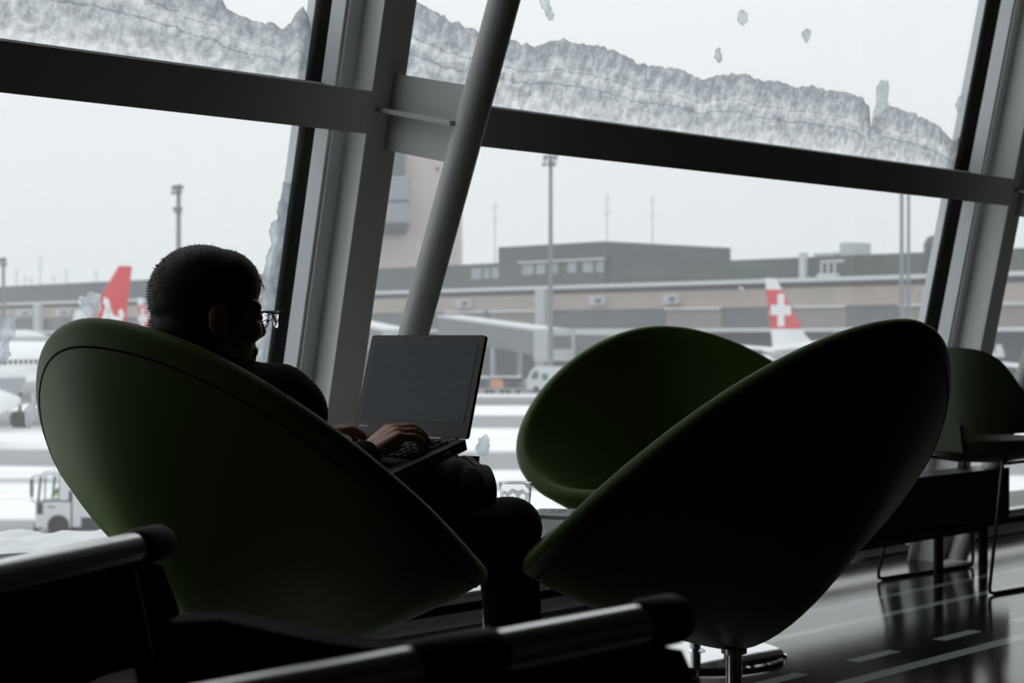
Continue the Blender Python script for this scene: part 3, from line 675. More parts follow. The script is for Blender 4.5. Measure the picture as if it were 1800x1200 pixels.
mb = MB(); mb.box(-1.5, .12, .50, .565, .165, .195, fl); mb.build('lower_rail', M['blackwood'], bn_, 0)
for a in (-1.38, -.03, .32):
    mb = MB(); p = fl(a, .46, 0); mb.tube([p+V(0, 0, .0), p+V(0, 0, .2)], .019, 16); mb.build('leg', M['blackplastic'], bn_)

# ------------------------------------------------------------------ black armchairs close to the camera
def armchair(loc, ang, label, dirn, grips):
    """sling armchair: chrome tube arms with black end grips, leather arm panels, seat and back"""
    e = empty('armchair', loc, label, 'chair', ang, 'black armchairs in front of the camera')
    for sd in (0, 1):
        y = sd*.56*dirn; za = .70
        mb = MB(); mb.tube([(-.50, y, za), (-.0, y, za)], .0172, 28); lpart(mb, 'arm_tube', M['chrome'], e)
        for (a, b_) in grips:
            mb = MB(); mb.tube([(a, y, za), (a+.006, y, za), (b_-.006, y, za), (b_, y, za)], [.0185, .0205, .0205, .0185], 28); lpart(mb, 'grip', M['blackplastic'], e)
        mb = MB(); pts = [(-.02, y, za-.02), (.004, y, za-.08), (.03, y, za-.16), (.036, y, .30), (.036, y, .012)]
        mb.tube(pts, .0125, 14); lpart(mb, 'front_leg', M['wire'], e)
        mb = MB(); mb.tube([(-.47, y, za), (-.50, y, .40), (-.53, y, .012)], .0125, 14); lpart(mb, 'rear_leg', M['chrome'], e)
        mb = MB(); y0 = y-.006
        mb.prism([(-.49, .69), (-.01, .69), (.05, .675), (.10, .60), (.115, .565), (-.06, .575), (-.47, .55)], 0, .012, lambda x, z, h, y0=y0: V(x, y0+h, z)); lpart(mb, 'arm_panel', M['blackleather'], e, smooth=0)
    mb = MB(); rbox(mb, -.47, .0, min(0, .56*dirn)+.03, max(0, .56*dirn)-.03, .36, .45, .05, lambda x, y, z: V(x, y, z+.06*(x+.47)*.8)); lpart(mb, 'seat', M['blackleather'], e, smooth=30)
    mb = MB(); rbox(mb, min(0, .56*dirn)+.03, max(0, .56*dirn)-.03, .40, .67, -.03, .03, .05, lambda y, z, h: V(-.485+h-(z-.4)*.18, y, z)); lpart(mb, 'backrest', M['blackleather'], e, smooth=30)
    for x in (-.5, .02):
        mb = MB(); mb.tube([(x, 0, .33), (x, .56*dirn, .33)], .011, 12); lpart(mb, 'cross_tube', M['chrome'], e)
    return e
armchair(V(.1000, 1.354, 0), math.radians(47), 'black sling armchair with chrome arm tube, blurred at the bottom middle', -1, ((0, .05), (-.25, -.166)))
armchair(V(-.410, 1.850, 0), math.radians(71), 'black sling armchair with chrome arm tube, blurred at the bottom left', 1, ((0, .058), (-.48, -.36)))
e = empty('side_chair', V(-.085, 1.62, 0), 'low black leather side chair, blurred at the bottom edge left of the chrome arm tube', 'chair')
mb = MB(); mb.prism([(-.19, .40), (.19, .40), (.20, .62), (.19, .655), (.15, .668), (0, .676), (-.06, .682), (-.15, .702), (-.19, .70), (-.205, .68)], -.022, .022, lambda x, z, h: V(-.085+x, 1.43+h-(z-.4)*.12, z)); mb.build('backrest', M['blackleather'], e, 40)
mb = MB(); rbox(mb, -.22, .22, -.02, .42, .40, .46, .05, lambda x, y, z: V(-.085+x, 1.43+y, z)); mb.build('seat', M['blackleather'], e, 40)
for x in (-.19, .19):
    for y in (.0, .38): mb = MB(); mb.tube([V(-.085+x, 1.43+y, .41), V(-.085+x*1.1, 1.43+y+(.04 if y else -.04), 0)], .011, 12); mb.build('leg', M['wire'], e)

# ------------------------------------------------------------------ wet snow on the outside of the glass
def snow_bank(name, top, w_out, label, group=None, u_foot=1.60, nu=260, nv=46, seed=0, lead=()):
    """top: pixel outline of the upper edge, left to right; the bank rests on the cross rail"""
    P = [on_plane(x, y, .03) for x, y in top]; P = list(lead)+P; ts = [p[0] for p in P]; us = [p[1] for p in P]
    A, Bm = ts[0], ts[-1]; vs = []; fs = []; lay = []
    for side in (0, 1):
        for i in range(nu+1):
            t = A+(Bm-A)*i/nu; ut = float(np.interp(t, ts, us))
            ut += .012*noise.noise(V(t*9, seed, 0))+.010*noise.noise(V(t*34, seed, 3))+.006*noise.noise(V(t*90, seed, 7))
            ut = max(ut, u_foot+.02)
            for k in range(nv+1):
                f = k/nv; u = u_foot+(ut-u_foot)*f
                p = V(t*14, u*20, seed)
                if side == 0: w = .0315+.0015*noise.noise(p*2)
                else:
                    th_ = (.035+.05*(1-f))*min(1, (1-f)*6+.1)*min(1, i/3+.1, (nu-i)/3+.1)*(1+.5*noise.noise(p)+.3*noise.noise(p*3.1))
                    w = .030-max(.002, th_)
                vs.append(fr(t, u, w)); lay.append(f)
    off = (nu+1)*(nv+1)
    for side in (0, 1):
        for i in range(nu):
            for k in range(nv):
                a = side*off+i*(nv+1)+k; fs.append((a, a+1, a+nv+2, a+nv+1))
    for i in range(nu):
        for k in (0, nv): a = i*(nv+1)+k; fs.append((a, a+nv+1, off+a+nv+1, off+a))
    for k in range(nv):
        for i in (0, nu): a = i*(nv+1)+k; fs.append((a, a+1, off+a+1, off+a))
    me = bpy.data.meshes.new(name); me.from_pydata([tuple(v) for v in vs], [], fs)
    at_ = me.attributes.new('layer', 'FLOAT', 'POINT'); at_.data.foreach_set('value', lay)
    me.materials.append(M['snow_pack']); me.materials.append(M['snow_crust']); me.polygons.foreach_set('material_index', [0]*(nu*nv)+[1]*(len(fs)-nu*nv)); me.polygons.foreach_set('use_smooth', [True]*len(me.polygons))
    bm = bmesh.new(); bm.from_mesh(me); bmesh.ops.recalc_face_normals(bm, faces=bm.faces); bm.to_mesh(me); bm.free()
    o = bpy.data.objects.new(name, me); C.objects.link(o); tag(o, label, 'snow', group, 'stuff'); return o
snow_bank('snow_bank', [(-160, -180), (0, -120), (200, -90), (330, -30), (392, 2), (410, 24), (450, 38), (490, 46), (500, 54), (507, 38), (513, 47), (521, 24), (532, 15), (541, 21), (546, 46), (547, 62)], .08, 'thick wet snow covering the upper left window pane', seed=1, nu=420, lead=((-6.36, 1.95), (-6.0, 2.12), (-5.2, 2.22), (-4.6, 2.14)))
snow_bank('snow_bank', [(700, -10), (722, 0), (745, 10), (765, 20), (790, 38), (815, 47), (838, 52), (870, 62), (895, 72), (930, 79), (975, 73), (1020, 76), (1060, 82), (1090, 93), (1125, 112), (1160, 118), (1195, 121), (1215, 133), (1232, 142), (1262, 132), (1310, 130), (1350, 143), (1400, 150), (1450, 157), (1490, 163), (1515, 172), (1527, 188), (1531, 222), (1540, 224), (1551, 212), (1560, 186), (1578, 188), (1594, 200), (1606, 199), (1630, 210), (1650, 224), (1668, 240), (1677, 250), (1688, 238), (1696, 225)], .08, 'layered bank of snow along the foot of the upper right window', seed=5)
def snow_patch(poly, label, kind=None, seed=0, w0=.031, thick=.012):
    P = [on_plane(x, y, w0) for x, y in poly]; cx = sum(p[0] for p in P)/len(P); cy = sum(p[1] for p in P)/len(P)
    dense = []
    for i in range(len(P)):
        a, b_ = P[i], P[(i+1) % len(P)]
        L_ = math.hypot(b_[0]-a[0], b_[1]-a[1]); n_ = max(2, int(L_/.006))
        for k in range(n_):
            f = k/n_; x = a[0]+(b_[0]-a[0])*f; y = a[1]+(b_[1]-a[1])*f
            q = V(x*60, y*60, seed); dense.append((x+.007*noise.noise(q)+.004*noise.noise(q*2.7), y+.007*noise.noise(q+V(9, 4, 2))+.004*noise.noise(q*2.7+V(3, 8, 1))))
    n_ = len(dense); rings = []
    bm = bmesh.new()
    lo = [bm.verts.new(fr(x, y, w0)) for x, y in dense]
    f0 = bm.faces.new(lo)
    r = bmesh.ops.extrude_face_region(bm, geom=[f0]); nv_ = [v for v in r['geom'] if isinstance(v, bmesh.types.BMVert)]
    for v in nv_: v.co -= W*thick*.5
    top_ = [f for f in bm.faces if all(v in set(nv_) for v in f.verts)]
    r = bmesh.ops.inset_region(bm, faces=top_, thickness=.006, use_even_offset=False)
    for f in top_:
        for v in f.verts: v.co -= W*thick*(.6+.4*noise.noise(v.co*40))
    bmesh.ops.triangulate(bm, faces=[f for f in bm.faces if len(f.verts) > 4])
    bmesh.ops.recalc_face_normals(bm, faces=bm.faces)
    me = bpy.data.meshes.new('snow_patch'); bm.to_mesh(me); bm.free(); me.materials.append(M['snow_bit'])
    o = bpy.data.objects.new('snow_patch', me); C.objects.link(o); tag(o, label, 'snow', 'snow patches frozen to the windows', kind); return o
PT = [
 ([(146, 548), (145, 524), (156, 514), (172, 512), (179, 520), (176, 534), (180, 545), (172, 556), (168, 566), (156, 566), (152, 556)], 'snow patch on the left window just above the left chair, before the red tail'),
 ([(-8, 556), (12, 553), (28, 560), (26, 578), (28, 590), (16, 604), (18, 625), (8, 640), (-8, 640)], 'snow patch at the left edge of the photo, beside the parked airliner'),
 ([(56, 692), (64, 690), (66, 705), (64, 724), (58, 745), (50, 752), (46, 738), (44, 722), (52, 712)], 'snow patch on the left window close to the left edge of the left chair'),
 ([(1544, 152), (1552, 140), (1561, 142), (1563, 156), (1560, 172), (1562, 185), (1553, 205), (1543, 214), (1538, 202), (1543, 182)], 'tall snow flake shaped patch standing in the notch of the right snow bank'),
 ([(1300, 20), (1309, 16), (1315, 24), (1314, 38), (1305, 46), (1299, 36)], 'small snow patch near the top of the upper right window, above the bank middle'),
 ([(1414, 56), (1420, 50), (1426, 56), (1424, 66), (1419, 76), (1415, 66)], 'small snow patch high on the upper right window, right of the larger one'),
 ([(1260, 88), (1265, 83), (1267, 94), (1270, 104), (1264, 110), (1260, 104)], 'tiny snow patch just above the dip in the right snow bank'),
 ([(951, -4), (966, -4), (966, 10), (973, 22), (974, 34), (967, 36), (960, 22), (953, 8)], 'snow streak at the top edge right of the round column'),
 ([(1687, 172), (1692, 166), (1693, 178), (1690, 190), (1686, 198), (1684, 186)], 'thin snow streak near the right end of the upper right window'),
 ([(838, 792), (845, 770), (854, 765), (862, 772), (861, 788), (856, 800), (846, 803)], 'snow patch on the lower window right of the laptop corner'),
 ([(1300, 503), (1307, 502), (1309, 515), (1303, 518)], 'tiny white snow fleck left of the red and white tail with a cross'),
]
for i, (p, l) in enumerate(PT): snow_patch(p, l, None, i)
snow_patch([(505, 318), (511, 322), (505, 370), (497, 420), (488, 480), (483, 560), (470, 640), (440, 640), (447, 590), (462, 540), (468, 480), (480, 430), (481, 395), (492, 385), (499, 345)], 'ragged frost down the right side of the lower left pane, behind the head', 'stuff', 21, thick=.02)
snow_patch([(1672, 405), (1668, 440), (1658, 480), (1650, 530), (1640, 568), (1630, 568), (1636, 540), (1640, 500), (1650, 450), (1664, 410)], 'frost down the right side of the lower right pane', 'stuff', 22)
snow_patch([(1740, 30), (1731, 40), (1727, 70), (1728, 90), (1710, 180), (1700, 240), (1690, 290), (1696, 290), (1712, 220), (1735, 90), (1746, 30)], 'thin frost down the right side of the upper right pane', 'stuff', 23)
# snow lying on the ledge outside
vs = []; fs = []; nx, ny = 150, 40
for i in range(nx+1):
    for k in range(ny+1):
        t = -6.4+4.1*i/nx; n_ = -.10-.62*k/ny; f = k/ny
        h = .33+.05*noise.noise(V(t*1.7, 2, 0))+.02*noise.noise(V(t*9, n_*9, 4))+.008*noise.noise(V(t*40, n_*40, 4))
        if -2.95 < t: h -= .30*min(1, (t+2.95)/.5)
        h *= min(1, (1-f)*5+.02)**.5
        vs.append(fl(t, n_, .03+max(.005, h)))
for i in range(nx):
    for k in range(ny): a = i*(ny+1)+k; fs.append((a, a+1, a+ny+2, a+ny+1))
snow_m = mat('fresh_snow', (.86, .88, .9, 1), .9, spec=.1, bump=.4, bscale=60)
mb = MB(); mb.add(vs, fs); nb = len(mb.v)
ring = [i*(ny+1) for i in range(nx+1)]+[nx*(ny+1)+k for k in range(1, ny+1)]+[i*(ny+1)+ny for i in range(nx-1, -1, -1)]+[k for k in range(ny-1, 0, -1)]
low = [V(mb.v[i].x, mb.v[i].y, .031) for i in ring]
mb.add(low, [])
for q in range(len(ring)):
    mb.f.append([ring[q], ring[(q+1) % len(ring)], nb+(q+1) % len(ring), nb+q]); mb.m.append(0)
mb.f.append([nb+q for q in range(len(ring))]); mb.m.append(0)
o = mb.build('snow_drift', snow_m, None, 60); tag(o, 'drift of snow lying on the ledge outside the lower left window', 'snow', None, 'stuff')

# ------------------------------------------------------------------ outside: apron, terminal, aircraft, vehicles
GZ = EYE-6.3
M['beige'] = mat('beige_concrete_cladding', rgb(176, 163, 154), .8, var=.05, vscale=.3)
M['darkpanel'] = mat('dark_grey_cladding', rgb(70, 76, 79), .7, var=.06, vscale=.2)
M['greenpanel'] = mat('dark_green_grey_cladding', rgb(62, 72, 67), .7, var=.12, vscale=.08)
M['greywall'] = mat('grey_block_wall', rgb(104, 108, 110), .8, var=.05, vscale=.2)
M['snowroof'] = mat('snowy_roof_edge', rgb(216, 220, 222), .9)
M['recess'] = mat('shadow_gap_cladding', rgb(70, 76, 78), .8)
M['winglass'] = mat('office_window_glass', rgb(150, 158, 162), .15, var=.15, vscale=.3)
M['dockglass'] = mat('dark_gate_glass', rgb(88, 96, 100), .3, var=.12, vscale=.15)
M['pale'] = mat('pale_grey_metal', rgb(190, 194, 196), .5)
M['mast'] = mat('galvanised_mast', rgb(120, 126, 130), .6)
M['tower'] = mat('pinkish_tower_concrete', rgb(196, 184, 182), .8, var=.03, vscale=.15)
M['towergrey'] = mat('blue_grey_tower_bay', rgb(140, 148, 155), .5)
M['planewhite'] = mat('white_aircraft_paint', rgb(236, 238, 240), .3, var=.02, vscale=.4)
M['planered'] = mat('red_aircraft_paint', rgb(214, 40, 46), .35)
M['planegrey'] = mat('aircraft_grey', rgb(150, 154, 158), .45)
M['darkwin'] = mat('dark_cabin_window', rgb(60, 66, 74), .2)
M['rubber'] = mat('tyre_rubber', rgb(38, 38, 38), .9)
M['truckwhite'] = mat('white_truck_paint', rgb(214, 217, 220), .4)
M['truckdark'] = mat('dark_truck_chassis', rgb(48, 50, 52), .7)
M['vest'] = mat('lime_safety_vest', rgb(176, 206, 48), .7)
M['orange'] = mat('orange_cargo', rgb(214, 140, 96), .7)
def brick_louvre():
    m = bpy.data.materials.new('grey_ribbed_brick'); m.use_nodes = True; nt = m.node_tree; b = nt.nodes['Principled BSDF']; b.inputs['Roughness'].default_value = .8
    tc = nt.nodes.new('ShaderNodeTexCoord'); sp = nt.nodes.new('ShaderNodeSeparateXYZ'); nt.links.new(tc.outputs['Object'], sp.inputs[0])
    w = nt.nodes.new('ShaderNodeMath'); w.operation = 'FRACT'; m2 = nt.nodes.new('ShaderNodeMath'); m2.operation = 'MULTIPLY'; m2.inputs[1].default_value = 2.2
    nt.links.new(sp.outputs['Z'], m2.inputs[0]); nt.links.new(m2.outputs[0], w.inputs[0])
    cr = nt.nodes.new('ShaderNodeValToRGB'); cr.color_ramp.interpolation = 'CONSTANT'; cr.color_ramp.elements[0].color = rgb(146, 138, 134); cr.color_ramp.elements[1].position = .78; cr.color_ramp.elements[1].color = rgb(104, 102, 101)
    nt.links.new(w.outputs[0], cr.inputs[0]); nt.links.new(cr.outputs[0], b.inputs['Base Color']); return m
M['brick'] = brick_louvre()
def apron():
    m = bpy.data.materials.new('snowy_apron'); m.use_nodes = True; nt = m.node_tree; b = nt.nodes['Principled BSDF']; b.inputs['Roughness'].default_value = .75; b.inputs['Specular IOR Level'].default_value = .2
    tc = nt.nodes.new('ShaderNodeTexCoord'); sp = nt.nodes.new('ShaderNodeSeparateXYZ'); nt.links.new(tc.outputs['Object'], sp.inputs[0])
    nz = nt.nodes.new('ShaderNodeTexNoise'); nz.inputs['Scale'].default_value = .035; nz.inputs['Detail'].default_value = 4
    mp = nt.nodes.new('ShaderNodeMapping'); mp.inputs['Scale'].default_value = (.5, 2.2, 1); nt.links.new(tc.outputs['Object'], mp.inputs[0]); nt.links.new(mp.outputs[0], nz.inputs['Vector'])
    w = nt.nodes.new('ShaderNodeMath'); w.operation = 'MULTIPLY_ADD'; nt.links.new(nz.outputs['Fac'], w.inputs[0]); w.inputs[1].default_value = 22; 
    sk = nt.nodes.new('ShaderNodeMath'); sk.operation = 'MULTIPLY_ADD'; nt.links.new(sp.outputs['X'], sk.inputs[0]); sk.inputs[1].default_value = .12; nt.links.new(sp.outputs['Y'], sk.inputs[2])
    nt.links.new(sk.outputs[0], w.inputs[2])
    mr = nt.nodes.new('ShaderNodeMapRange'); mr.inputs['From Min'].default_value = 11; mr.inputs['From Max'].default_value = 261; nt.links.new(w.outputs[0], mr.inputs[0])
    cr = nt.nodes.new('ShaderNodeValToRGB'); E_ = cr.color_ramp.elements
    sn_ = (.93, .94, .95, 1); gr = rgb(150, 152, 156); dk = rgb(112, 114, 116); rd = rgb(178, 128, 128)
    st = [(0, sn_), (.185, sn_), (.192, rd), (.202, gr), (.222, gr), (.232, sn_), (.262, sn_), (.268, gr), (.280, sn_), (.315, sn_), (.325, gr), (.372, gr), (.382, sn_), (.46, sn_), (.475, gr), (.53, gr), (.55, sn_), (.60, sn_), (.62, dk), (.70, gr), (.72, sn_), (.745, gr), (.80, dk), (1, gr)]
    while len(E_) < len(st): E_.new(.5)
    for i, (p, c) in enumerate(st): E_[i].position = p; E_[i].color = c
    nt.links.new(mr.outputs[0], cr.inputs[0])
    n2 = nt.nodes.new('ShaderNodeTexNoise'); n2.inputs['Scale'].default_value = .2; n2.inputs['Detail'].default_value = 7; mp2 = nt.nodes.new('ShaderNodeMapping'); mp2.inputs['Scale'].default_value = (.5, 3, 1)
    nt.links.new(tc.outputs['Object'], mp2.inputs[0]); nt.links.new(mp2.outputs[0], n2.inputs['Vector'])
    r2 = nt.nodes.new('ShaderNodeMapRange'); r2.inputs['From Min'].default_value = .3; r2.inputs['From Max'].default_value = .65; r2.inputs['To Min'].default_value = .82; r2.inputs['To Max'].default_value = 1.03; nt.links.new(n2.outputs['Fac'], r2.inputs[0])
    vm = nt.nodes.new('ShaderNodeVectorMath'); vm.operation = 'SCALE'; nt.links.new(cr.outputs[0], vm.inputs[0]); nt.links.new(r2.outputs[0], vm.inputs['Scale'])
    nt.links.new(vm.outputs[0], b.inputs['Base Color']); return m
mb = MB(); mb.box(-600, 600, 6.6, 900, -1, 0, lambda x, y, z: V(x, y, GZ+z)); o = mb.build('ground', apron(), None, 0); o['kind'] = 'structure'; o['label'] = 'snow covered airport apron with swept wet strips'

# terminal: its long face runs from far left to near right
TD = V(-.673, .74, 0); TN = V(.74, .673, 0); TP = V(0, 255, EYE); KB = 255/228     # z measured from eye height
def tw(px):                                   # distance along the face seen in a column of the photo
    k = (px-900)/F; return (k*255)/(TD.x-k*TD.y)
def tb(s, n, z): return TP+TD*s+TN*n*KB+V(0, 0, z*KB if z > -6.2 else z)
term = empty('terminal_building', tb(0, 0, -6.3), 'long grey and beige airport terminal pier with snow lined ledges across the apron', 'building')
def tbox(name, m, px0, px1, z0, z1, n0, n1, lab=None, parent=None):
    s0, s1 = sorted((tw(px0), tw(px1))); mb = MB(); mb.box(s0, s1, n0, n1, z0, z1, tb); o = mb.build(name, m, parent or term, 0)
    if lab: o['label'] = lab
    return o
ZG = -6.3
tbox('wall', M['beige'], -330, 2100, 3.3, 5.4, 0, 30, 'beige band'); tbox('recess_band', M['recess'], -330, 2100, 5.4, 6.05, .5, 30)
tbox('snowy_ledge', M['snowroof'], -330, 2100, 6.05, 6.5, -.6, 30); tbox('upper_wall', M['greenpanel'], 1050, 2100, 6.5, 9.0, 3, 30, 'dark green grey upper storey')
tbox('upper_wall', M['darkpanel'], -330, 1050, 6.5, 10.0, 3, 30, 'dark grey upper storey'); tbox('lower_wall', M['greywall'], -330, 2100, .9, 3.3, .4, 30)
tbox('snowy_ledge', M['snowroof'], -330, 2100, .45, .9, -1.6, 30); tbox('ground_floor_wall', M['recess'], -330, 2100, ZG, .45, .6, 30)
# taller block on the roof
s0, s1 = sorted((tw(853), tw(1040))); mb = MB(); mb.box(s0, s1, 2.4, 27, 6.5, 12.1, tb); blk = mb.build('roof_block', M['darkpanel'], term, 0)
for px0, px1 in ((895, 915), (920, 936), (942, 958), (975, 990), (1002, 1020), (1025, 1038)):
    tbox('window', M['winglass'], px0, px1, 8.2, 9.6, 2.32, 2.4, None, blk)
tbox('window_canopy', M['pale'], 890, 1040, 9.75, 10.0, 2.0, 2.4, None, blk)
for px0, px1 in ((800, 818), (822, 832), (836, 848)): tbox('window', M['winglass'], px0, px1, 7.9, 9.4, 2.92, 3.0)
for px0, px1 in ((1268, 1350), (1487, 1577), (985, 1165), (650, 770), (360, 480), (120, 210), (60, 110)):
    tbox('gate_window', M['dockglass'], px0, px1, .95, 3.2, .3, .4)
for px0, px1 in ((1168, 1266), (1395, 1485), (1580, 1700), (860, 950), (780, 850), (1720, 1800)):
    p_ = tbox('ribbed_panel', M['brick'], px0, px1, .95, 3.15, .2, .4); tbox('snow_cap', M['snowroof'], px0, px1, 3.15, 3.4, -.1, .4, None, p_)
for px0, px1 in ((949, 965), (66, 77)): tbox('pillar', M['pale'], px0, px1, ZG, 6.0, -.9, 0)
for px in (820, 1055, 1185, 47, 115, 1640): 
    p_ = tbox('vent_box', M['pale'], px-13, px+13, 3.9, 5.0, -.7, 0); tbox('vent_grille', M['dockglass'], px-2, px+9, 4.15, 4.7, -.76, -.7, None, p_)
tbox('pipe', M['pale'], 1381, 1391, 6.3, 9.5, 2.4, 3)
tbox('roof_unit', M['pale'], 1428, 1446, 9.0, 10.6, 5, 9); tbox('roof_unit', M['pale'], 1382, 1420, 9.0, 9.5, 5, 9)
mb = MB(); s_c = tw(1440)
for ds in (-1.0, .0, 1.0): mb.box(s_c+ds-.12, s_c+ds+.12, 1.5, 1.75, 6.5, 8.4, tb)
mb.box(s_c-2.4, s_c+1.1, 1.5, 1.75, 8.2, 8.5, tb); mb.box(s_c-1.4, s_c+1.4, 1.2, 2.1, 6.5, 7.0, tb); mb.build('roof_frame', M['pale'], term, 0)
tm = MB(); q = tb(tw(1583), 6, 9.0); tm.lathe([(1.1, 0), (1.1, 1.2), (.6, 2.0), (0, 2.2)], 16, Matrix.Translation(q)); tm.build('roof_vent', M['darkpanel'], term)
# control tower behind
tc_ = at(690, 590, 362); TH_ = EYE+50
tower = empty('control_tower', V(tc_.x, tc_.y, GZ), 'tall pinkish control tower behind the steel mullion, with grey glazed bays', 'tower')
def px_x(px, d): return (px-900)/F*d
mb = MB(); mb.box(px_x(600, 362), px_x(808, 362), 362, 382, GZ, TH_); mb.build('shaft', M['tower'], tower, 0)
def zy(y, d): return EYE+(HY-y)/F*d
for (y0, y1, m, dd) in ((352, 310, M['towergrey'], 6), (392, 357, M['towergrey'], 6), (357, 352, M['darkwin'], 5.4)):
    mb = MB(); mb.box(px_x(620, 358), px_x(719, 358), 362-dd, 362, zy(y0, 358), zy(y1, 358)); mb.build('bay', m, tower, 0)
mb = MB(); a, b_ = px_x(620, 358), px_x(719, 358); mb.hexa([(a, 359.5, zy(410, 358)), (b_-.9, 359.5, zy(410, 358)), (b_-.9, 362, zy(410, 358)), (a, 362, zy(410, 358)), (a, 356.2, zy(392, 358)), (b_, 356.2, zy(392, 358)), (b_, 362, zy(392, 358)), (a, 362, zy(392, 358))]); mb.build('bay_underside', M['darkpanel'], tower, 0)
mb = MB(); mb.box(px_x(620, 358), px_x(710, 358), 358, 362, zy(306, 358), zy(262, 358)); mb.build('bay', M['darkpanel'], tower, 0)
mb = MB(); mb.box(px_x(766, 362), px_x(772, 362), 361.7, 362, zy(300, 362), zy(294, 362)); mb.build('small_window', M['darkwin'], tower, 0)
# light masts and aerials
def mast(px, ytop, d, r, heads, label):
    p = at(px, HY, d); p.z = GZ; zt = zy(ytop, d)
    e = empty('light_mast', p, label, 'light mast', group='light masts on the apron')
    mb = MB(); mb.tube([p, V(p.x, p.y, zt)], [r*1.25, r*.8], 12); mb.build('pole', M['mast'], e)
    for (yy, w, hh, tilt) in heads:
        z = zy(yy, d); s = d/F
        mb = MB(); fn = lambda x, y, zz: V(p.x+x*s+zz*s*tilt*.4, p.y-.6+y, z+zz*s)
        mb.box(-w/2, w/2, -.2, .4, -1.2, 1.2, fn)
        for c_ in range(3):
            for r_ in range(2):
                x0 = -w/2+w*c_/3; z0 = -hh*(.1+.45*r_); mb.hexa([fn(x0+w*.04, -.5, z0-hh*.4), fn(x0+w*.29, -.5, z0-hh*.4), fn(x0+w*.29, -.1, z0-hh*.34), fn(x0+w*.04, -.1, z0-hh*.34), fn(x0+w*.04, .1, z0), fn(x0+w*.29, .1, z0), fn(x0+w*.29, .5, z0), fn(x0+w*.04, .5, z0)])
        mb.build('lamp_head', M['mast'], e, 0)
    return e
mast(968, 272, 192, .25, ((275, 26, 20, .5),), 'tall floodlight mast in front of the terminal, right of the leaning column')
mast(314, 324, 190, .30, ((328, 20, 16, .4), (366, 16, 10, -.3)), 'tall floodlight mast with two lamp heads, above the seated man')
mast(6, 452, 260, .28, ((455, 14, 14, -.5),), 'floodlight mast at the left edge of the photo')
mast(1585, 245, 150, .19, ((248, 18, 14, .3),), 'left of two slim masts beside each other near the right window edge')
mast(1597, 240, 170, .17, ((244, 16, 14, .3),), 'right of two slim masts beside each other near the right window edge')
AER = [(870, 352, 330), (1067, 338, 350), (1147, 342, 350), (29, 472, 420), (71, 448, 430), (44, 484, 430), (55, 486, 430), (95, 482, 430), (117, 472, 430), (169, 474, 430)]
for i, (px, yt, d) in enumerate(AER):
    p = at(px, HY, d); p.z = GZ; zt = zy(yt, d); m = MB(); m.tube([p, V(p.x, p.y, zt)], [.16, .07], 6)
    for q in (.04, .12): z = zt-(zt-GZ)*q; m.tube([(p.x-.9, p.y, z), (p.x+.9, p.y, z)], .05, 5)
    o = m.build('aerial', M['mast'], None); lab = ['thin aerial rising just right of the leaning column', 'thin aerial over the taller terminal block, left one of the pair', 'thin aerial over the taller terminal block, right one of the pair'][i] if i < 3 else ['shortest thin aerial', 'tallest thin aerial', 'thin aerial', 'thin aerial', 'thin aerial', 'thin aerial', 'thin aerial'][i-3]+' on the far left skyline, '+['first', 'fourth', 'second', 'third', 'fifth', 'sixth', 'last'][i-3]+' from the left'
    tag(o, lab, 'aerial', 'aerials on the skyline')

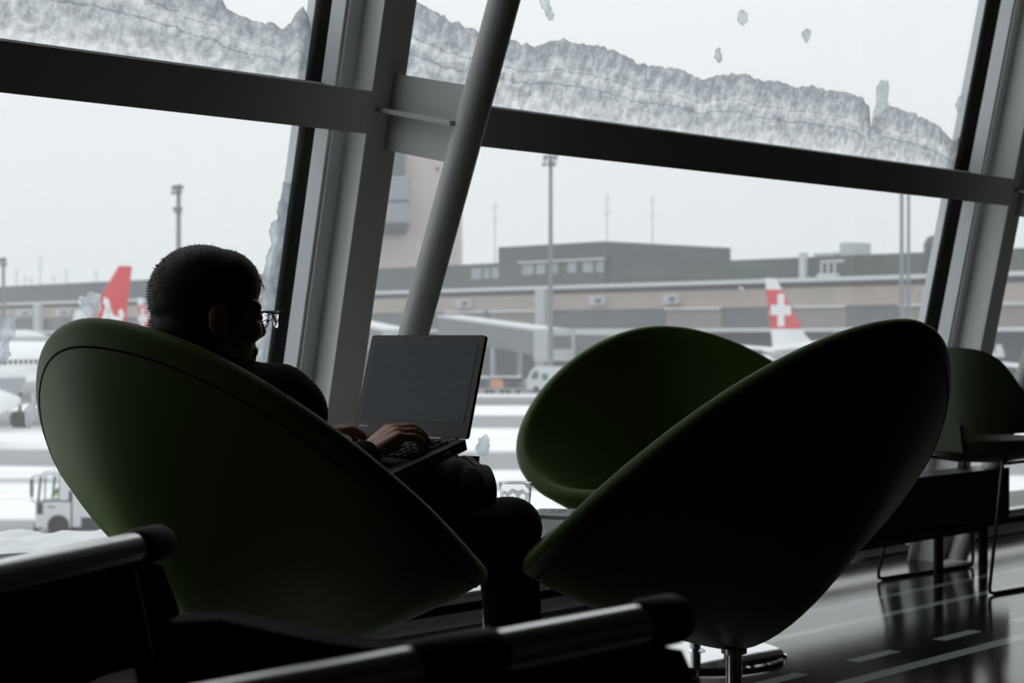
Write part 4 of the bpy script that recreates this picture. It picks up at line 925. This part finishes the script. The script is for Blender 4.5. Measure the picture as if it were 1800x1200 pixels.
# airliners
def airliner(fin_px, fin_d, ang, label, livery):
    co_, si_ = math.cos(ang), math.sin(ang); f0 = at(fin_px, HY, fin_d)
    org = V(f0.x+14.6*co_, f0.y+14.6*si_, GZ)
    def L(x, y, z): return V(org.x+x*co_-y*si_, org.y+x*si_+y*co_, GZ+z)
    e = empty('airliner', org, label, 'aeroplane', ang, 'airliners parked at the terminal')
    st = [(-18.6, .12, 4.9), (-17, .55, 4.75), (-14, 1.15, 4.45), (-11, 1.65, 4.15), (-8, 1.92, 3.95), (-5, 2.0, 3.9), (13, 2.0, 3.9), (15.5, 1.8, 3.8), (17.3, 1.35, 3.6), (18.4, .8, 3.4), (18.9, .25, 3.25)]
    mb = MB(); n = 32; vs = []; fs = []
    for x, r, z in st:
        for j in range(n): vs.append(L(x, r*.985*math.cos(2*PI*j/n), z+r*math.sin(2*PI*j/n)))
    for i in range(len(st)-1):
        for j in range(n): fs.append((i*n+j, i*n+(j+1) % n, (i+1)*n+(j+1) % n, (i+1)*n+j))
    fs += [tuple(range(n)), tuple((len(st)-1)*n+j for j in range(n))]
    mb.add(vs, fs); fus = mb.build('fuselage', M['planewhite'], e, 40)
    for sd in (1, -1):
        mb = MB()
        for k in range(46):
            x = -11.5+k*.53
            if x < -8: r_ = 1.72+(x+11.5)*.07
            else: r_ = 1.97
            mb.box(x, x+.24, sd*(r_*.98-.1), sd*(r_*.985+.02), 4.28, 4.62, L)
        mb.build('window_row', M['darkwin'], fus, 0)
        # wing, winglet, tailplane, engine
        def slab(mb, pts, th, zf):
            top = [L(x, sd*y, zf(y)+t*th) for x, y, t in pts]; bot = [L(x, sd*y, zf(y)-t*th) for x, y, t in pts]
            k = len(pts); mb.add(top+bot, [tuple(range(k)), tuple(range(2*k-1, k-1, -1))]+[(i, (i+1) % k, k+(i+1) % k, k+i) for i in range(k)])
        mb = MB(); slab(mb, [(3.4, 1.2, 1), (.2, 6.5, .8), (-4.2, 16.9, .3), (-5.7, 16.9, .2), (-4.2, 6.4, .4), (-4.0, 1.2, .5)], .38, lambda y: 3.0+.085*y); wg = mb.build('wing', M['planewhite'], e, 0)
        mb = MB(); mb.hexa([L(-4.2, sd*16.8, 4.4), L(-5.8, sd*16.8, 4.4), L(-5.8, sd*16.95, 4.4), L(-4.2, sd*16.95, 4.4), L(-5.2, sd*17.1, 5.5), L(-6.0, sd*17.1, 5.5), L(-6.0, sd*17.18, 5.5), L(-5.2, sd*17.18, 5.5)]); mb.build('winglet', M['planewhite'], wg, 0)
        mb = MB(); slab(mb, [(-14.2, .3, 1), (-17.0, 6.2, .5), (-18.3, 6.2, .3), (-17.4, .3, .6)], .16, lambda y: 4.9+.09*y); mb.build('tailplane', M['planewhite'], e, 0)
        mb = MB(); RM = Matrix.Translation(L(4.6, sd*5.75, 1.95)) @ Matrix.Rotation(ang, 4, 'Z') @ Matrix.Rotation(PI/2, 4, 'Y')
        mb.lathe([(.0, -3.4), (.35, -3.3), (.75, -1.9), (1.02, -.6), (1.12, .6), (1.02, 1.25), (.9, 1.2), (.85, .4), (0, .4)], 28, RM); en = mb.build('engine', M['planewhite'], e)
        mb = MB(); mb.hexa([L(4.2, sd*5.65, 2.9), L(1.2, sd*5.65, 2.7), L(1.2, sd*5.85, 2.7), L(4.2, sd*5.85, 2.9), L(3.0, sd*5.65, 3.5), L(.2, sd*5.65, 3.5), L(.2, sd*5.85, 3.5), L(3.0, sd*5.85, 3.5)]); mb.build('pylon', M['planegrey'], en, 0)
    for (x, y) in ((12.6, 0), (-1.2, 3.8), (-1.2, -3.8)):
        mb = MB(); mb.tube([L(x, y, .5), L(x, y, 2.4)], .12, 8)
        for w_ in (-.32, .32): mb.lathe([(0, -.16), (.5, -.16), (.56, -.1), (.56, .1), (.5, .16), (0, .16)], 18, Matrix.Translation(L(x, y+w_, .56)) @ Matrix.Rotation(ang, 4, 'Z') @ Matrix.Rotation(PI/2, 4, 'X'))
        mb.build('landing_gear', M['rubber'], e)
    # fin with its painted panel; edges given bottom to top
    zb, zt = 5.2, 11.76
    le = lambda z: float(np.interp(z, (5.2, 5.75, 6.4, 11.4, 11.76), (-9.6, -11.2, -12.2, -16.35, -16.75)))
    te = lambda z: float(np.interp(z, (5.2, 11.76), (-17.15, -18.35)))
    zs = [5.2, 5.75, 6.4, 6.95, 8, 9, 10, 10.7, 11.76]
    mb = MB(); vs = []; fs = []; mi = []
    for z in zs:
        a, c = le(z), te(z); th_ = .30*(1-(z-zb)/(zt-zb)*.6)
        for sd in (1, -1):
            for f_, tt in ((0, .15), (.25, 1), (.7, .8), (1, .12)): vs.append(L(a+(c-a)*f_, sd*th_*tt*.5, z))
    for i in range(len(zs)-1):
        lo, hi = zs[i], zs[i+1]; m_ = 1 if (lo >= livery[0]-.01 and hi <= livery[1]+.01) else 0
        for k in range(3):
            for sd in (0, 4): fs.append((i*8+sd+k, i*8+sd+k+1, (i+1)*8+sd+k+1, (i+1)*8+sd+k)); mi.append(m_)
        for k in (0, 3): fs.append((i*8+k, i*8+4+k, (i+1)*8+4+k, (i+1)*8+k)); mi.append(m_)
    fs.append((56+8, 57+8, 58+8, 59+8, 63+8, 62+8, 61+8, 60+8)); mi.append(1 if livery[1] > 11.7 else 0)
    mb.add(vs, fs); mb.m = mi; fin = mb.build('tail_fin', [M['planewhite'], M['planered']], e, 0)
    if livery[2] == 'cross':
        cz = 8.75; cx = (le(cz)+te(cz))/2-.15; a, t_ = 1.55, .48
        poly = [(cx-t_, cz-a), (cx+t_, cz-a), (cx+t_, cz-t_), (cx+a*.98, cz-t_), (cx+a*.98, cz+t_), (cx+t_, cz+t_), (cx+t_, cz+a), (cx-t_, cz+a), (cx-t_, cz+t_), (cx-a*.98, cz+t_), (cx-a*.98, cz-t_), (cx-t_, cz-t_)]
        for sd in (1, -1):
            mb = MB(); mb.prism(poly, .10*sd, .165*sd, lambda x, z, h: L(x, h, z)); o = mb.build('cross_emblem', M['planewhite'], fin, 0); o['label'] = 'white cross on the red fin'
    else:
        for sd in (1, -1):
            mb = MB()
            def rib(pts, w):
                poly = []
                for i in range(len(pts)):
                    a_ = V(*pts[max(i-1, 0)], 0); b2 = V(*pts[min(i+1, len(pts)-1)], 0); d2 = (b2-a_).normalized(); poly.append((pts[i], (-d2.y*w, d2.x*w)))
                ol = [(p[0]+n2[0], p[1]+n2[1]) for p, n2 in poly]+[(p[0]-n2[0], p[1]-n2[1]) for p, n2 in reversed(poly)]
                mb.prism(ol, .10*sd, .19*sd, lambda x, z, h: L(x, h, z))
            zc = 6.55
            rib([(-12.0, 6.65), (-12.5, 7.55), (-12.75, 8.45), (-12.6, 8.90), (-12.25, 8.95)], .30)
            rib([(-12.7, 8.35), (-13.2, 7.55), (-14.0, 6.65)], .30)
            rib([(-14.3, 6.65), (-14.8, 7.55), (-15.2, 8.45), (-15.05, 8.90), (-14.7, 9.00)], .30)
            rib([(-15.2, 8.35), (-15.7, 7.65), (-16.6, 7.50), (-16.9, 7.95), (-16.6, 8.25)], .28)
            rib([(-12.4, 7.65), (-11.9, 8.05), (-11.75, 7.55), (-12.0, 7.25)], .22)
            o = mb.build('curl_emblem', M['planewhite'], fin, 0); o['label'] = 'white curls on the red fin'
    return e
airliner(178, 131, PI+1.13, 'white airliner with white curls on its red fin, nose to the left', (5.1, 12, 'curl'))
airliner(1388, 164, .75, 'white airliner whose red fin with a white cross stands above the right lounge chairs', (6.95, 10.7, 'cross'))
airliner(260, 243, -.95, 'distant airliner whose red cross fin is half hidden by the seated man', (6.95, 10.7, 'cross'))

airliner(2230, 120, PI+1.05, 'white wing with an upturned tip seen in the pane beyond the right mullion', (6.95, 11.4, 'cross'))
# passenger bridges
def bridge(pa, pb, d0, d1, w, h, label):
    a = at(pa[0], pa[1], d0); b_ = at(pb[0], pb[1], d1)               # roof centre line ends
    e = empty('passenger_bridge', V(b_.x, b_.y, GZ), label, 'passenger bridge', group='passenger bridges')
    d = (b_-a); dh = V(d.x, d.y, 0).normalized(); sd = V(-dh.y, dh.x, 0)*(w/2); up = V(0, 0, 1)
    mb = MB(); mb.hexa([a-sd-up*h, b_-sd-up*h, b_+sd-up*h, a+sd-up*h, a-sd, b_-sd, b_+sd, a+sd]); mb.build('tunnel', M['brick2'], e, 0)
    sd2 = sd*1.08; mb = MB(); mb.hexa([a-sd2, b_-sd2, b_+sd2, a+sd2, a-sd2+up*.35, b_-sd2+up*.35, b_+sd2+up*.35, a+sd2+up*.35]); mb.build('snowy_roof', M['snowroof'], e, 0)
    m_ = a.lerp(b_, .62); 
    for s in (-1, 1):
        mb = MB(); q = m_+sd*s*1.05; mb.tube([V(q.x, q.y, GZ), q-up*h], .35, 10); mb.build('support_leg', M['pale'], e)
    mb = MB(); q = V(m_.x, m_.y, GZ+.6); mb.hexa([q-sd*1.2-dh*.8-up*.3, q-sd*1.2+dh*.8-up*.3, q+sd*1.2+dh*.8-up*.3, q+sd*1.2-dh*.8-up*.3, q-sd*1.2-dh*.8+up*.3, q-sd*1.2+dh*.8+up*.3, q+sd*1.2+dh*.8+up*.3, q+sd*1.2-dh*.8+up*.3]); mb.build('wheel_bogie', M['rubber'], e, 0)
    c = b_+dh*2.0; mb = MB(); mb.lathe([(0, -h-.6), (w*.72, -h-.6), (w*.72, .25), (0, .45)], 20, Matrix.Translation(c)); cab = mb.build('cab', M['pale'], e, 30)
    mb = MB(); q = c+dh*w*.70; mb.hexa([q-sd*.8-up*(h*.7), q-sd*.8+dh*.12-up*(h*.7), q+sd*.8+dh*.12-up*(h*.7), q+sd*.8-up*(h*.7), q-sd*.8-up*.5, q-sd*.8+dh*.12-up*.5, q+sd*.8+dh*.12-up*.5, q+sd*.8-up*.5]); mb.build('cab_window', M['dockglass'], cab, 0)
    return e
M['brick2'] = mat('ribbed_grey_bridge_wall', rgb(128, 132, 134), .7, var=.06, vscale=.5)
bridge((790, 558), (965, 582), 250, 204, 3.4, 2.9, 'passenger bridge with snowy roof sloping down beside the laptop screen')
bridge((560, 553), (700, 583), 262, 215, 3.4, 2.9, 'passenger bridge with snowy roof between the mullion and the leaning column')
bridge((1000, 588), (1150, 590), 222, 208, 3.2, 2.6, 'low passenger bridge behind the middle green chair')
bridge((20, 585), (52, 596), 190, 175, 3.4, 2.9, 'passenger bridge behind the parked airliner at far left')

# vehicles
def wheel(mb, c, r, w, ax): 
    R_ = ax.to_track_quat('Z', 'Y').to_matrix().to_4x4(); mb.lathe([(0, -w/2), (r*.6, -w/2), (r, -w*.35), (r, w*.35), (r*.6, w/2), (0, w/2)], 20, Matrix.Translation(c) @ R_)
def truck():
    d = 53.4; s = d/F; o_ = at(62, HY, d); o_.z = GZ
    e = empty('truck', o_, 'small white truck driving left with its driver, between the left edge and the left chair', 'truck')
    def T(x, y, z): return V(o_.x+x, o_.y+y, GZ+z)          # x to the tail, y away, z up
    cabm = MB(); prof = [(0, .32), (1.08, .32), (1.08, 2.03), (.22, 2.03), (.13, 1.95), (.06, 1.25), (0, 1.05)]
    # cab as a shell: lower body, posts and roof so that the windows are open to see through
    cabm.prism([(0, .30), (1.10, .30), (1.10, 1.16), (.05, 1.10), (0, 1.0)], 0, 1.75, lambda x, z, h: T(x, h, z))
    for y0 in (0, 1.69):
        cabm.prism([(.76, 1.1), (1.10, 1.1), (1.10, 2.0), (.76, 2.0)], y0, y0+.06, lambda x, z, h: T(x, h, z))
    cabm.prism([(.14, 1.92), (1.10, 1.92), (1.10, 2.06), (.24, 2.06)], 0, 1.75, lambda x, z, h: T(x, h, z)); cabm.box(1.05, 1.10, 0, 1.75, 1.1, 1.45, T)
    cab = cabm.build('cab', M['truckwhite'], e, 0)
    p = MB()
    for y0 in (0, 1.70): p.prism([(.05, 1.1), (.12, 1.1), (.21, 1.93), (.14, 1.93)], y0, y0+.05, lambda x, z, h: T(x, h, z)); p.prism([(.27, 1.13), (.31, 1.13), (.33, 1.93), (.29, 1.93)], y0, y0+.04, lambda x, z, h: T(x, h, z))
    p.prism([(.05, 1.08), (.78, 1.14), (.78, 1.19), (.05, 1.13)], -.01, .03, lambda x, z, h: T(x, h, z)); p.build('window_frame', M['truckdark'], cab, 0)
    g_ = MB(); g_.prism([(.33, 1.17), (.76, 1.17), (.76, 1.92), (.35, 1.92)], .015, .022, lambda x, z, h: T(x, h, z)); g_.build('side_window', clear_glass('truck_window', (.9, .95, .95, 1), 1.02), cab, 0)
    q = MB(); q.box(.05, .24, -.015, .0, .72, 1.06, T); q.build('lower_quarter_window', M['truckdark'], cab, 0)
    q = MB(); q.box(.66, .78, -.02, .0, .57, .68, T); q.build('fuel_cap', M['truckdark'], cab, 0)
    q = MB(); q.box(.40, .62, -.012, .0, .93, .97, T); q.build('door_handle', M['truckdark'], cab, 0)
    q = MB(); q.box(-.06, .0, .02, 1.73, .18, .42, T); q.build('bumper', M['truckdark'], e, 0)
    q = MB(); q.tube([T(.12, -.02, 1.95), T(-.05, -.14, 1.90), T(-.07, -.15, 1.80)], .018, 8); q.tube([T(.06, -.02, 1.05), T(-.06, -.14, 1.15), T(-.07, -.15, 1.25)], .018, 8); q.box(-.11, -.02, -.2, -.12, 1.28, 1.82, T); q.build('mirror', M['truckdark'], e)
    q = MB(); q.box(1.16, 1.42, .02, 1.7, .32, 2.0, T); q.build('fairing', M['truckwhite'], e, 0)
    q = MB(); q.box(1.42, 4.8, -.02, 1.8, .62, 2.5, T); q.build('cargo_box', M['truckwhite'], e, 0)
    q = MB(); q.box(.5, 4.7, .1, 1.65, .2, .62, T); q.build('chassis', M['truckdark'], e, 0)
    for x in (.72, 3.7):
        for y in (.08, 1.62):
            q = MB(); wheel(q, T(x, y, .36), .36, .22, V(0, 1, 0)); q.build('wheel', M['rubber'], e)
    q = MB(); q.tube([T(.52, .45, 1.35), T(.42, .45, 1.18)], .015, 6); q.lathe([(.16, -.012), (.19, 0), (.16, .012)], 20, Matrix.Translation(T(.50, .45, 1.36)) @ Matrix.Rotation(-1.0, 4, 'Y')); q.build('steering_wheel', M['truckdark'], e)
    c = T(.80, .48, 1.45)
    dr = empty('person', T(.85, .48, .9), 'driver in lime safety vest inside the cab of the white truck', 'person')
    b = MB(); b.capsule(c+V(0, 0, .02), .15, c+V(.08, 0, -.45), .17); b.capsule(c+V(0, 0, .1), .06, c+V(-.02, 0, .24), .055); b.ball(c+V(-.03, 0, .36), (.10, .085, .12))
    b.capsule(c+V(-.115, 0, .345), .02, c+V(-.13, 0, .325), .016)
    for y in (-.2, .2): b.capsule(c+V(0, y*.9, .04), .07, c+V(-.08, y*1.1, -.18), .055); b.capsule(c+V(-.08, y*1.1, -.18), .05, c+V(-.27, y*.8, -.08), .04); b.ball(c+V(-.29, y*.8, -.07), .045)
    for y in (-.1, .1): b.capsule(c+V(.08, y, -.45), .10, c+V(-.22, y, -.42), .075); b.capsule(c+V(-.22, y, -.42), .07, c+V(-.20, y, -.72), .05)
    remeshed(b, 'body', M['skin'], .02, 2, dr)
    b = MB(); b.capsule(c+V(0, 0, .03), .17, c+V(.08, 0, -.42), .19)
    for y in (-.2, .2): b.capsule(c+V(0, y*.9, .04), .088, c+V(-.08, y*1.1, -.18), .072); b.capsule(c+V(-.08, y*1.1, -.18), .07, c+V(-.22, y*.88, -.11), .056)
    remeshed(b, 'safety_vest', M['vest'], .02, 2, dr)
    b = MB(); b.ball(c+V(.01, 0, .40), (.10, .092, .10)); remeshed(b, 'hair', M['hair'], .02, 1, dr)
truck()
def van():
    d = 190; o_ = at(925, HY, d); o_.z = GZ
    e = empty('van', o_, 'white van beside the left edge of the middle green chair, across the apron', 'van')
    def T(x, y, z): return V(o_.x+x, o_.y+y, GZ+z)
    q = MB(); q.prism([(0, .35), (6.2, .35), (6.2, 2.85), (1.1, 2.85), (.45, 2.3), (.08, 1.4)], 0, 2.1, lambda x, z, h: T(x, h, z)); bo = q.build('body', M['truckwhite'], e, 0)
    q = MB(); q.prism([(.5, 1.5), (1.35, 1.5), (1.35, 2.35), (.8, 2.35)], -.03, 0, lambda x, z, h: T(x, h, z)); q.build('cab_window', M['dockglass'], bo, 0)
    q = MB(); q.box(1.75, 2.4, -.03, 0, 1.35, 2.1, T); q.build('side_panel', mat('green_panel', rgb(70, 130, 90), .6), bo, 0)
    q = MB(); q.prism([(.10, 1.45), (.46, 2.28), (.42, 2.3), (.05, 1.47)], .15, 1.95, lambda x, z, h: T(x, h, z)); q.build('windscreen', M['dockglass'], bo, 0)
    for x in (1.1, 5.0):
        for y in (.1, 2.0): q = MB(); wheel(q, T(x, y, .38), .38, .24, V(0, 1, 0)); q.build('wheel', M['rubber'], e)
van()
def cart(px, load, lab):
    d = 186; o_ = at(px, HY, d); o_.z = GZ
    e = empty('baggage_cart', o_, lab, 'baggage cart', group='baggage carts on the apron')
    def T(x, y, z): return V(o_.x+x, o_.y+y, GZ+z)
    q = MB(); q.box(0, 1.7, 0, 1.4, .45, .6, T); q.build('deck', M['planegrey'], e, 0)
    q = MB()
    for x in (.04, 1.66):
        for y in (.04, 1.36): q.tube([T(x, y, .6), T(x, y, 1.75)], .05, 6)
    q.build('frame', M['truckdark'], e); q = MB(); q.box(-.05, 1.75, -.05, 1.45, 1.75, 1.88, T); q.build('roof', M['snowroof'], e, 0)
    q = MB(); q.box(.25, 1.45, .2, 1.2, .6, 1.55, T); q.build('load', load, e, 0)
    for x in (.3, 1.4):
        for y in (.1, 1.3): q = MB(); wheel(q, T(x, y, .26), .26, .16, V(0, 1, 0)); q.build('wheel', M['rubber'], e)
cart(833, M['truckdark'], 'baggage cart with dark load just right of the laptop screen edge'); cart(860, M['orange'], 'baggage cart with orange load, the middle of three right of the laptop'); cart(888, M['truckdark'], 'baggage cart with dark load, nearest the white van')

# falling snow hazes the air outside
mb = MB(); mb.box(-260, 220, 9, 440, -6.25, 60, lambda x, y, z: V(x, y, EYE+z)); hz = mb.build('snow_haze', bpy.data.materials.new('snow_haze'), None, 0); tag(hz, 'thin haze of falling snow over the apron', 'haze', None, 'stuff')
hm_ = hz.data.materials[0]; hm_.use_nodes = True; nt = hm_.node_tree; nt.nodes.remove(nt.nodes['Principled BSDF'])
vsn = nt.nodes.new('ShaderNodeVolumeScatter'); vsn.inputs['Color'].default_value = (.97, .985, 1, 1); vsn.inputs['Density'].default_value = .00055; nt.links.new(vsn.outputs[0], nt.nodes['Material Output'].inputs['Volume'])
# ------------------------------------------------------------------ sky, light and camera
w = bpy.data.worlds.new('overcast'); bpy.context.scene.world = w; w.use_nodes = True; nt = w.node_tree
bg = nt.nodes['Background']; tc = nt.nodes.new('ShaderNodeTexCoord'); sp = nt.nodes.new('ShaderNodeSeparateXYZ'); nt.links.new(tc.outputs['Generated'], sp.inputs[0])
cr = nt.nodes.new('ShaderNodeValToRGB'); e_ = cr.color_ramp.elements; e_[0].position = .0; e_[0].color = (.70, .735, .755, 1); e_[1].position = 1; e_[1].color = (1.22, 1.25, 1.28, 1)
x = e_.new(.12); x.color = (.80, .825, .84, 1); x = e_.new(.35); x.color = (.90, .92, .935, 1)
nt.links.new(sp.outputs['Z'], cr.inputs[0]); nt.links.new(cr.outputs[0], bg.inputs[0]); bg.inputs[1].default_value = 1.16
cam = bpy.data.cameras.new('camera'); co2 = bpy.data.objects.new('camera', cam); C.objects.link(co2)
co2.location = (0, 0, EYE); co2.rotation_euler = (PI/2, 0, 0); cam.sensor_width = 36; cam.lens = 60; cam.shift_y = -10/1800
cam.clip_end = 3000; cam.clip_start = .05; cam.dof.use_dof = True; cam.dof.focus_distance = 3.15; cam.dof.aperture_fstop = 7.5
sce = bpy.context.scene; sce.camera = co2
sce.view_settings.view_transform = 'Standard'; sce.view_settings.look = 'None'; sce.view_settings.gamma = 1; sce.view_settings.use_curve_mapping = False; sce.view_settings.exposure = 0
sce.cycles.transparent_max_bounces = 24; sce.cycles.max_bounces = 14; sce.cycles.diffuse_bounces = 6; sce.cycles.volume_bounces = 3
